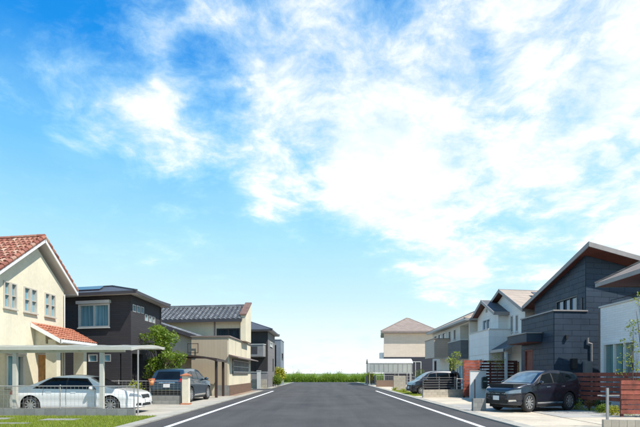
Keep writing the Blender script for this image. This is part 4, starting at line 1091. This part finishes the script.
def make_car(name, label, loc, heading, spec, scale=1.0):
    car = thing(name, label, 'car', loc)
    car.rotation_euler = (0, 0, heading); car.scale = scale if isinstance(scale, tuple) else (scale,)*3
    top, belt, Wd, wb, wr = spec['top'], spec['belt'], spec['w']/2, spec['wb'], spec['wr']
    x0, x1 = top[0][0], top[-1][0]; sill = spec.get('sill', .24); arch_r = wr+.055
    st = set()
    n = 90
    for i in range(n+1): st.add(round(x0+(x1-x0)*i/n, 4))
    for xc in (-wb/2, wb/2):
        for k in range(13):
            st.add(round(xc+arch_r*math.cos(math.pi*k/12), 4))
    for dx in (.01, .03, .07): st.add(round(x0+dx, 4)); st.add(round(x1-dx, 4))
    st = sorted(st); zmax = max(t[1] for t in top)
    def hw(x):
        w_ = Wd
        for dd, r_, en in ((x1-x, spec.get('rf', .75), spec.get('ef', .70)), (x-x0, spec.get('rr', .55), spec.get('er', .84))):
            if dd < r_: w_ = min(w_, Wd*(en+(1-en)*(1-((r_-dd)/r_)**2.6)))
        return w_
    def low(x):
        z = sill+.05*max(0, (abs(x-(x0+x1)/2)-(x1-x0)*.40))
        for xc in (-wb/2, wb/2):
            q = arch_r**2-(x-xc)**2
            if q > 0: z = max(z, wr+math.sqrt(q)*.98)
        return z
    sub = 3
    rows = []
    for x in st:
        zt_ = interp(top, x); b_ = min(interp(belt, x), zt_-.045); w_ = hw(x); zb = min(low(x), b_-.08); lo_ = min(sill, b_-.1)
        H = b_-lo_; k = max(0, min(1, (zt_-b_)/(zmax-interp(belt, 0)))); 
        yr = w_*(.945-.25*k**.9); zr = zt_-.012-.055*k
        def side(z):
            t = (z-lo_)/H
            return w_*(interp([(0, .955), (.08, .985), (.22, .972), (.42, .978), (.60, .995), (.70, 1.0), (.80, .982), (.90, .965), (1, .945)], t))
        pts = []
        for j in range(9):
            z = zb+(b_-zb)*j/8; pts.append((side(z), z))
        gh = [(w_*.945, b_+.012)]
        for j in range(1, 6):
            t = j/5; bulge = math.sin(math.pi*t)*.018*k
            gh.append((w_*.945+(yr-w_*.945)*t+bulge, b_+.012+(zr-b_-.012)*t))
        pts += gh
        for t in (.12, .3, .55, .8, 1.0):
            pts.append((yr*math.cos(t*math.pi/2), zr+(zt_-zr)*math.sin(t*math.pi/2)))
        rows.append([(x, y, z) for y, z in pts]+[(x, -y, z) for y, z in reversed(pts[:-1])])
    mb = MB(); m_ = len(rows[0])
    for r_ in rows: mb.v += r_
    for i in range(len(rows)-1):
        for j in range(m_-1): a = i*m_+j; mb.f.append((a, a+1, a+m_+1, a+m_))
    mb.f.append(tuple(range(m_))); mb.f.append(tuple(reversed(range((len(rows)-1)*m_, len(rows)*m_))))
    me = mb.mesh('body')
    body = link('body', me, spec['paint'], None, True); body.parent = car
    try: me.set_sharp_from_angle(angle=R(48))
    except Exception: pass
    bvh = BVHTree.FromPolygons([v.co.copy() for v in me.vertices], [tuple(p.vertices) for p in me.polygons])
    def cast(a, b, view):
        if view == 'L': o, d_ = Vector((a, 4, b)), Vector((0, -1, 0))
        elif view == 'R': o, d_ = Vector((a, -4, b)), Vector((0, 1, 0))
        elif view == 'F': o, d_ = Vector((6, a, b)), Vector((-1, 0, 0))
        elif view == 'B': o, d_ = Vector((-6, a, b)), Vector((1, 0, 0))
        else: o, d_ = Vector((a, b, 5)), Vector((0, 0, -1))
        h, nr_, _, _ = bvh.ray_cast(o, d_)
        if h is None: return None
        if nr_.dot(d_) > 0: nr_ = -nr_
        return h, nr_
    def patch(nm, quads, view, m, off=.008, nu=14, nv=5, parent=body, solid=True):
        p = MB()
        for q in quads:
            q = [Vector((a[0], a[1], 0)) for a in q]; grid = {}
            for i in range(nu+1):
                for j in range(nv+1):
                    u, v = i/nu, j/nv
                    c = q[0]*(1-u)*(1-v)+q[1]*u*(1-v)+q[2]*u*v+q[3]*(1-u)*v
                    h = cast(c.x, c.y, view)
                    if h: grid[i, j] = len(p.v); p.v.append(tuple(h[0]+h[1]*off))
            for i in range(nu):
                for j in range(nv):
                    ks_ = [(i, j), (i+1, j), (i+1, j+1), (i, j+1)]
                    if all(k in grid for k in ks_): p.f.append(tuple(grid[k] for k in ks_))
        if not p.f: return None
        o = link(nm, p.mesh(nm, False), m, None, True); o.parent = parent
        return o
    for s in ('L', 'R'):
        for i, q in enumerate(spec['side_glass']):
            patch('side_window', [q], s, spec.get('sg', 'car_glass'))
        patch('window_trim', spec['glass_trim'], s, 'car_black', .004, 30, 4)
        for q in spec.get('seams', []): patch('door_seam', [q], s, 'car_black', .003, 2, 10)
        for q in spec.get('handles', []): patch('door_handle', [q], s, spec.get('hm', 'chrome'), .02, 6, 2)
        for q in spec.get('side_trim', []): patch('sill_trim', [q], s, spec.get('sm', 'chrome'), .010, 24, 2)
    patch('windscreen', [spec['screen']], 'T', spec.get('wsg', 'car_glass'), .010, 14, 14)
    patch('rear_window', [spec['rear_glass']], spec.get('rgv', 'T'), 'car_glass', .010, 12, 10)
    for q in spec['head']:
        for s in (1, -1):
            patch('headlight', [[(s*a, b) for a, b in q]], 'F', 'headlamp', .008, 12, 6)
    for q, m in spec['front']:
        patch('grille' if m in ('car_black',) else 'front_trim', [q], 'F', m, .007, 16, 5)
    patch('number_plate', [[(-.165, spec['pz']), (.165, spec['pz']), (.165, spec['pz']+.165), (-.165, spec['pz']+.165)]], 'F', 'plate_white', .022, 4, 2)
    for q in spec['tail']:
        for s in (1, -1): patch('tail_light', [[(s*a, b) for a, b in q]], 'B', 'tail_red', .009, 10, 5)
    for q, m in spec.get('back', []): patch('rear_trim', [q], 'B', m, .007, 14, 4)
    patch('number_plate', [[(-.165, spec['rz']), (.165, spec['rz']), (.165, spec['rz']+.165), (-.165, spec['rz']+.165)]], 'B', 'plate_white', .02, 4, 2)
    ub = MB(); ub.box(x0+.25, x1-.3, -Wd+.28, Wd-.28, .17, belt[0][1]-.12); u_ = link('underbody', ub.mesh('underbody'), 'car_black'); u_.parent = car
    lp = MB(); lp.box(-wb/2+arch_r+.03, wb/2-arch_r-.03, -Wd+.06, Wd-.06, .18, sill+.03); u_ = link('floor_pan', lp.mesh('floor_pan'), 'car_black'); u_.parent = car
    for xc in (-wb/2, wb/2):
        for s in (1, -1):
            # lined wheel housing
            wl = MB(); nn = 14
            for k in range(nn):
                a, b = math.pi*k/nn, math.pi*(k+1)/nn
                for (y0_, y1_) in ((s*(Wd-.03), s*(Wd-.30)),):
                    wl.add([(xc+math.cos(a)*arch_r, y0_, wr+math.sin(a)*arch_r), (xc+math.cos(b)*arch_r, y0_, wr+math.sin(b)*arch_r), (xc+math.cos(b)*arch_r, y1_, wr+math.sin(b)*arch_r), (xc+math.cos(a)*arch_r, y1_, wr+math.sin(a)*arch_r)], [(0,1,2,3)])
            o = link('wheel_arch', wl.mesh('wheel_arch'), 'car_black'); o.parent = car
            make_wheel(car, xc, s*(Wd-.125), wr, s, spec['spokes'])
    mx_, mz_ = spec['mirror']
    for s in (1, -1):
        h = cast(mx_, mz_, 'L' if s > 0 else 'R')
        y = h[0].y if h else s*Wd
        m2 = MB(); c = Vector((mx_, y+s*.15, mz_+.03)); ns, nr2 = 8, 6
        for i in range(nr2+1):
            for j in range(ns):
                t = math.pi*i/nr2; a = 2*math.pi*j/ns
                m2.v.append(tuple(c+Vector((math.sin(t)*math.cos(a)*.085, math.cos(t)*.12, math.sin(t)*math.sin(a)*.085))))
        for i in range(nr2):
            for j in range(ns): m2.f.append((i*ns+j, i*ns+(j+1) % ns, (i+1)*ns+(j+1) % ns, (i+1)*ns+j))
        m2.bar((mx_, y-s*.02, mz_-.02), (mx_, y+s*.12, mz_), .05, .04)
        o = link('mirror', m2.mesh('mirror'), spec['paint'], None, True); o.parent = car
    return car

sedan = dict(paint='paint_white', w=1.80, wb=2.98, wr=.33, spokes=10, sill=.22,
    top=[(-2.34, .70), (-2.28, .93), (-1.95, 1.02), (-1.62, 1.07), (-.95, 1.36), (-.35, 1.46), (.25, 1.45), (.62, 1.36), (1.34, 1.00), (1.7, .945), (2.15, .855), (2.40, .765), (2.49, .66), (2.53, .48)],
    belt=[(-2.34, .90), (-1, .93), (.5, .90), (2.5, .80)],
    side_glass=[[(-.98, .965), (-.20, .955), (-.20, 1.345), (-.72, 1.335)], [(-.14, .955), (.86, .935), (.52, 1.30), (-.14, 1.345)], [(-1.36, .975), (-1.03, .97), (-.76, 1.31), (-.88, 1.25)]],
    glass_trim=[[(-1.42, .945), (.96, .915), (.55, 1.325), (-.80, 1.36)]],
    seams=[[(-.17, .26), (-.155, .26), (-.155, .95), (-.17, .95)], [(.92, .30), (.935, .30), (.935, .93), (.92, .93)], [(-1.03, .70), (-1.015, .70), (-1.005, .96), (-1.02, .96)]],
    handles=[[(-.90, .80), (-.70, .80), (-.70, .83), (-.90, .83)], [(.02, .79), (.22, .79), (.22, .82), (.02, .82)]], hm='paint_white',
    side_trim=[[(-1.05, .245), (1.05, .245), (1.05, .262), (-1.05, .262)]],
    screen=[(1.28, -.70), (1.28, .70), (.60, .52), (.60, -.52)], wsg='car_glass',
    rear_glass=[(-1.55, -.62), (-.98, -.50), (-.98, .50), (-1.55, .62)],
    head=[[(.42, .60), (.84, .66), (.80, .77), (.50, .70)]],
    front=[([(-.36, .56), (.36, .56), (.40, .70), (-.40, .70)], 'car_black'), ([(-.38, .705), (.38, .705), (.36, .725), (-.36, .725)], 'chrome'), ([(-.45, .28), (.45, .28), (.40, .38), (-.40, .38)], 'car_black'), ([(.52, .30), (.72, .31), (.70, .40), (.54, .40)], 'car_black'), ([(-.72, .31), (-.52, .30), (-.54, .40), (-.70, .40)], 'car_black')],
    pz=.40, rz=.62, tail=[[(.45, .70), (.85, .72), (.82, .90), (.48, .88)]], mirror=(.84, .93))
suv = dict(paint='paint_navy', w=1.84, wb=2.66, wr=.38, spokes=10, sill=.28,
    top=[(-2.30, .70), (-2.28, 1.02), (-2.22, 1.20), (-2.06, 1.42), (-1.88, 1.57), (-1.45, 1.64), (-.5, 1.69), (-.05, 1.65), (.32, 1.54), (1.08, 1.13), (1.5, 1.07), (1.9, 1.01), (2.16, .94), (2.28, .84), (2.33, .60)],
    belt=[(-2.36, 1.22), (-1.4, 1.16), (.5, 1.06), (2.3, .92)],
    side_glass=[[(-.98, 1.17), (-.30, 1.14), (-.30, 1.53), (-.98, 1.51)], [(-.23, 1.135), (.72, 1.10), (.30, 1.46), (-.23, 1.53)], [(-1.58, 1.34), (-1.05, 1.19), (-1.05, 1.505), (-1.42, 1.47)]],
    glass_trim=[[(-1.06, 1.16), (.84, 1.075), (.32, 1.49), (-1.06, 1.545)], [(-1.66, 1.33), (-1.04, 1.165), (-1.04, 1.545), (-1.46, 1.49)]],
    seams=[[(-.21, .34), (-.195, .34), (-.195, 1.09), (-.21, 1.09)], [(.90, .36), (.915, .36), (.915, 1.04), (.90, 1.04)], [(-.98, .78), (-.965, .78), (-1.12, 1.10), (-1.135, 1.10)]],
    handles=[[(-.98, .985), (-.74, .98), (-.74, 1.015), (-.98, 1.02)], [(.0, .965), (.24, .96), (.24, .995), (.0, 1.0)]],
    side_trim=[[(-.92, .335), (.92, .335), (.92, .385), (-.92, .385)]],
    screen=[(1.04, -.72), (1.04, .72), (.34, .55), (.34, -.55)], wsg='car_glass_clear',
    rear_glass=[(-2.10, -.55), (-1.78, -.50), (-1.78, .50), (-2.10, .55)],
    head=[[(.42, .70), (.88, .76), (.86, .90), (.46, .80)]],
    front=[([(-.50, .64), (.50, .64), (.46, .78), (-.46, .78)], 'car_black'), ([(-.46, .715), (.46, .715), (.46, .74), (-.46, .74)], 'chrome'), ([(-.60, .34), (.60, .34), (.55, .50), (-.55, .50)], 'car_black'), ([(.62, .42), (.80, .44), (.78, .50), (.62, .49)], 'chrome'), ([(-.80, .44), (-.62, .42), (-.62, .49), (-.78, .50)], 'chrome')],
    pz=.47, rz=.72, tail=[[(.50, .90), (.86, .94), (.84, 1.06), (.52, 1.04)]], mirror=(.72, 1.12), rf=.85, ef=.66)
suv2 = dict(suv); suv2.update(paint='paint_teal', w=1.80,
    top=[(-2.30, .66), (-2.27, .98), (-2.20, 1.12), (-2.02, 1.45), (-1.88, 1.62), (-1.5, 1.69), (-.6, 1.73), (.1, 1.69), (.45, 1.60), (1.18, 1.15), (1.5, 1.08), (1.9, 1.02), (2.16, .95), (2.28, .84), (2.33, .6)],
    rear_glass=[(-.62, 1.16), (.62, 1.16), (.54, 1.52), (-.54, 1.52)], rgv='B',
    tail=[[(.58, 1.02), (.84, 1.02), (.82, 1.20), (.62, 1.18)]], rr=.4, er=.86,
    back=[([(-.70, .40), (.70, .40), (.68, .60), (-.68, .60)], 'car_black'), ([(-.40, .96), (.40, .96), (.40, 1.0), (-.40, 1.0)], 'chrome'), ([(-.66, .615), (.66, .615), (.66, .645), (-.66, .645)], 'chrome')], rz=.76)
van = dict(paint='paint_black', w=1.69, wb=2.42, wr=.30, spokes=7, sill=.24,
    top=[(-1.92, .70), (-1.90, 1.10), (-1.84, 1.55), (-1.68, 1.72), (-1.2, 1.77), (-.3, 1.79), (.3, 1.73), (.62, 1.60), (1.26, 1.14), (1.5, 1.03), (1.75, .90), (1.88, .74), (1.93, .52)],
    belt=[(-1.92, 1.06), (0, 1.04), (1.9, .90)],
    side_glass=[[(-1.72, 1.10), (-1.02, 1.09), (-1.02, 1.60), (-1.62, 1.58)], [(-.96, 1.09), (-.02, 1.07), (-.02, 1.62), (-.96, 1.61)], [(.04, 1.07), (.88, 1.06), (.52, 1.54), (.04, 1.61)]],
    glass_trim=[[(-1.76, 1.07), (1.0, 1.03), (.56, 1.58), (-1.66, 1.63)]],
    seams=[[(.0, .32), (.015, .32), (.015, 1.06), (.0, 1.06)], [(.90, .62), (.915, .62), (.915, 1.03), (.90, 1.03)], [(-.99, .68), (-.975, .68), (-.975, 1.08), (-.99, 1.08)]],
    handles=[[(-.30, .94), (-.10, .94), (-.10, .97), (-.30, .97)], [(.08, .94), (.28, .94), (.28, .97), (.08, .97)]],
    screen=[(1.22, -.66), (1.22, .66), (.64, .54), (.64, -.54)], wsg='car_glass_clear',
    rear_glass=[(-.55, 1.12), (.55, 1.12), (.50, 1.5), (-.50, 1.5)], rgv='B',
    head=[[(.36, .68), (.78, .74), (.76, .92), (.40, .80)]],
    front=[([(-.32, .62), (.32, .62), (.32, .72), (-.32, .72)], 'car_black'), ([(-.34, .725), (.34, .725), (.34, .745), (-.34, .745)], 'chrome'), ([(-.5, .30), (.5, .30), (.46, .42), (-.46, .42)], 'car_black')],
    pz=.44, rz=.75, tail=[[(.62, .80), (.80, .80), (.79, 1.25), (.66, 1.25)]], mirror=(.86, 1.08), rf=.6, ef=.74, rr=.3, er=.88)
make_car('sedan', 'white sedan parked under the white carport', (-9.9, 19.55, .03), 0, sedan, 1.04)
make_car('sport_utility_vehicle', 'dark navy crossover parked nose to the road before the navy house', (8.97, 20.75, .028), math.pi+R(27), suv, (.92, .98, 1.04))
make_car('sport_utility_vehicle', 'blue-green crossover seen from behind beside the leafy tree', (-8.2, 27.9, .03), R(86), suv2, 1.1)
make_car('van', 'black compact van behind the tan block wall and rails', (8.25, 36.6, .025), math.pi+R(8), van)

# ------------------------------------------------------------------ planting
gtc = []
for i in range(40):
    hz = random.uniform(1.5, 4.15); env = .35+1.05*math.sin(min(1, (4.5-hz)/2.6)*math.pi*.62)
    a = random.uniform(0, 6.28); q = env*random.random()**.6
    r_ = random.uniform(.22, .42)
    gtc.append((math.cos(a)*q+.12, math.sin(a)*q*.75, hz, r_*1.15, r_*1.1, r_*.8))
tree('garden_tree', 'bushy green tree in front of the dark brown house', (-9.85, 28.3, .03), 4.4, gtc, 'leaf_green', .15, 5000, .08)
sapl = [(0, 0, 4.0, .3, .3, .35), (-.2, 0, 3.3, .3, .3, .25), (.3, .1, 3.0, .35, .3, .25), (-.3, .0, 2.5, .35, .3, .25), (.2, 0, 2.2, .4, .3, .25), (-.45, .1, 1.95, .25, .25, .15), (.35, 0, 1.6, .25, .25, .15)]
tree('sapling', 'sparse lime-leaved sapling in front of the sliding window', (12.05, 18.75, 0), 3.6, [(a, b, z*.86, rx, ry, rz) for a, b, z, rx, ry, rz in sapl], 'leaf_lime', .085, 430, .022)
tree('sapling', 'taller sparse sapling cut by the right edge of the picture', (12.0, 17.9, 0), 4.9, [(-.2, 0, 4.4, .35, .3, .3), (.2, 0, 3.9, .4, .3, .3), (-.3, 0, 3.4, .35, .3, .25), (.3, 0, 2.8, .35, .3, .25)], 'leaf_lime', .085, 330, .024)
tree('sapling', 'yellow-green sapling left of the red slat screen', (9.0, 32.9, 0), 3.1, [(0, 0, 2.9, .35, .3, .25), (-.35, 0, 2.5, .4, .35, .25), (.15, 0, 2.3, .4, .35, .25), (-.2, 0, 2.0, .3, .3, .2)], 'leaf_lime', .10, 520, .025)
tree('sapling', 'thin young tree behind the dark red slat fence', (11.0, 30.9, 0), 2.9, [(0, 0, 2.75, .3, .3, .2), (.35, 0, 2.5, .35, .3, .2), (-.25, 0, 2.4, .3, .3, .15), (.1, 0, 2.0, .3, .3, .2)], 'leaf_lime', .08, 190, .02)
shrub('shrub', 'golden yellow shrub at the far left kerb end', (-5.95, 60.6, .03), 1.0, 2.6, 'leaf_yellow', 2400, .22)
shrub('shrub', 'green shrub in front of the golden one at the left kerb', (-6.0, 58.0, .03), .85, 1.6, 'leaf_green', 1200, .15)
shrub('shrub', 'small round yellow shrub by the far right gate', (6.4, 66.0, .03), .6, 2.0, 'leaf_yellow', 600, .15)
shrub('shrub', 'dark green shrub behind the van near the arched carport', (11.6, 58.0, .03), .9, 2.2, 'leaf_dark', 700, .14)
shrub('shrub', 'pale bush behind the sedan bonnet', (-9.3, 23.6, .03), .5, 1.25, 'leaf_lime', 380, .09)
for i, (x, y, r_, h_, lf, lb_) in enumerate([(10.95, 20.9, .34, .55, 'leaf_lime', 'lime shrub at the left foot of the red slat fence'), (11.3, 20.5, .26, .5, 'leaf_red', 'reddish shrub second along the red slat fence'), (11.55, 20.0, .34, .55, 'leaf_dark', 'dark green shrub under the middle of red slat fence'),
        (11.15, 19.2, .30, .40, 'leaf_green', 'green shrub near the nearest fence corner'), (10.9, 18.2, .36, .42, 'leaf_yellow', 'yellow-green shrub at the corner of nearest slat fence')]):
    shrub('shrub', lb_, (x, y, 0), r_, h_, lf, 420, .07)
shrub('shrub', 'low green clump at kerb left of the tan block wall', (6.55, 40.0, .02), .35, .4, 'leaf_lime', 260, .08)
shrub('shrub', 'low clump of grass by the tall tan block wall', (6.5, 44.4, .02), .35, .35, 'leaf_lime', 260, .08)

def blades(name, label, m, n, area, h0, h1, wd, kind='grass', z=.02, mask=None):
    mb = MB(); (x0, x1, y0, y1) = area
    for _ in range(n):
        x, y = random.uniform(x0, x1), random.uniform(y0, y1)
        if mask and not mask(x, y): continue
        h = random.uniform(h0, h1); a = random.uniform(0, 6.28); c, s = math.cos(a)*wd, math.sin(a)*wd
        lx, ly = random.gauss(0, .35)*h, random.gauss(0, .35)*h
        mb.add([(x-c, y-s, z), (x+c, y+s, z), (x+lx, y+ly, z+h)], [(0, 1, 2)])
    o = mb.build(name, m, None, fix=False); o['kind'] = 'stuff'; tag(o, label, kind); return o
slabs = [(-12.4, -10.9, 16.3, 16.95), (-9.6, -8.4, 16.0, 16.6), (-14.5, -9.3, 14.9, 15.25)]
vp_ = []
for (a, b, c, e) in slabs:
    mb = MB()
    mb.box(a, b, c, e, -.05, .045); mb.build('stepping_slab', 'block', verge)
vn = lambda x, y: not any(a-.02 < x < b+.02 and c-.02 < y < e+.02 for a, b, c, e in slabs)
blades('grass', 'short green grass on the left verge', 'grass_blade', 42000, (-13.5, -KX-.5, 13.0, 17.75), .03, .085, .006, mask=vn)
def weeds():
    mb = MB(); fl = MB()
    for _ in range(15000):
        x = random.uniform(-16, 16); y = 90.5+random.random()**1.6*7; h = random.uniform(.45, 1.5)*(1.08+.16*math.sin(x*.9)+.16*math.sin(x*2.3+1)+.1*math.sin(x*5.1))*(1+.55*(random.random()**7))
        a = random.uniform(0, 6.28); wd = .045; c, s = math.cos(a)*wd, math.sin(a)*wd; lx, ly = random.gauss(0, .22)*h, random.gauss(0, .2)*h
        mb.add([(x-c, y-s, 0), (x+c, y+s, 0), (x+lx, y+ly, h)], [(0,1,2)])
        if random.random() < .25:
            leaf_cloud(mb, (x+lx*.7, y+ly*.7, h*.75), (.12, .12, .2), 3, .22)
        if random.random() < .02: leaf_cloud(fl, (x+lx, y+ly, h+.1), (.12, .12, .22), 6, .10)
    o = mb.build('weeds', 'weed_blade', None, fix=False); o['kind'] = 'stuff'; tag(o, 'tall green weeds across the end of the road', 'weeds')
    q = fl.build('weed_flowers', 'weed_flower', None, fix=False); q['kind'] = 'stuff'; tag(q, 'pale seed heads above the weeds at the road end', 'weeds')
weeds()
blades('grass_strip', 'patchy grass along the right kerb by the black van', 'grass_blade', 5000, (KX+.47, 7.2, 33.5, 44.5), .04, .12, .012)
blades('fence_grass', 'tufts of grass at foot of the red slat fence', 'grass_blade', 900, (10.9, 12.3, 17.5, 21.5), .06, .2, .008, z=0)
cut_openings()
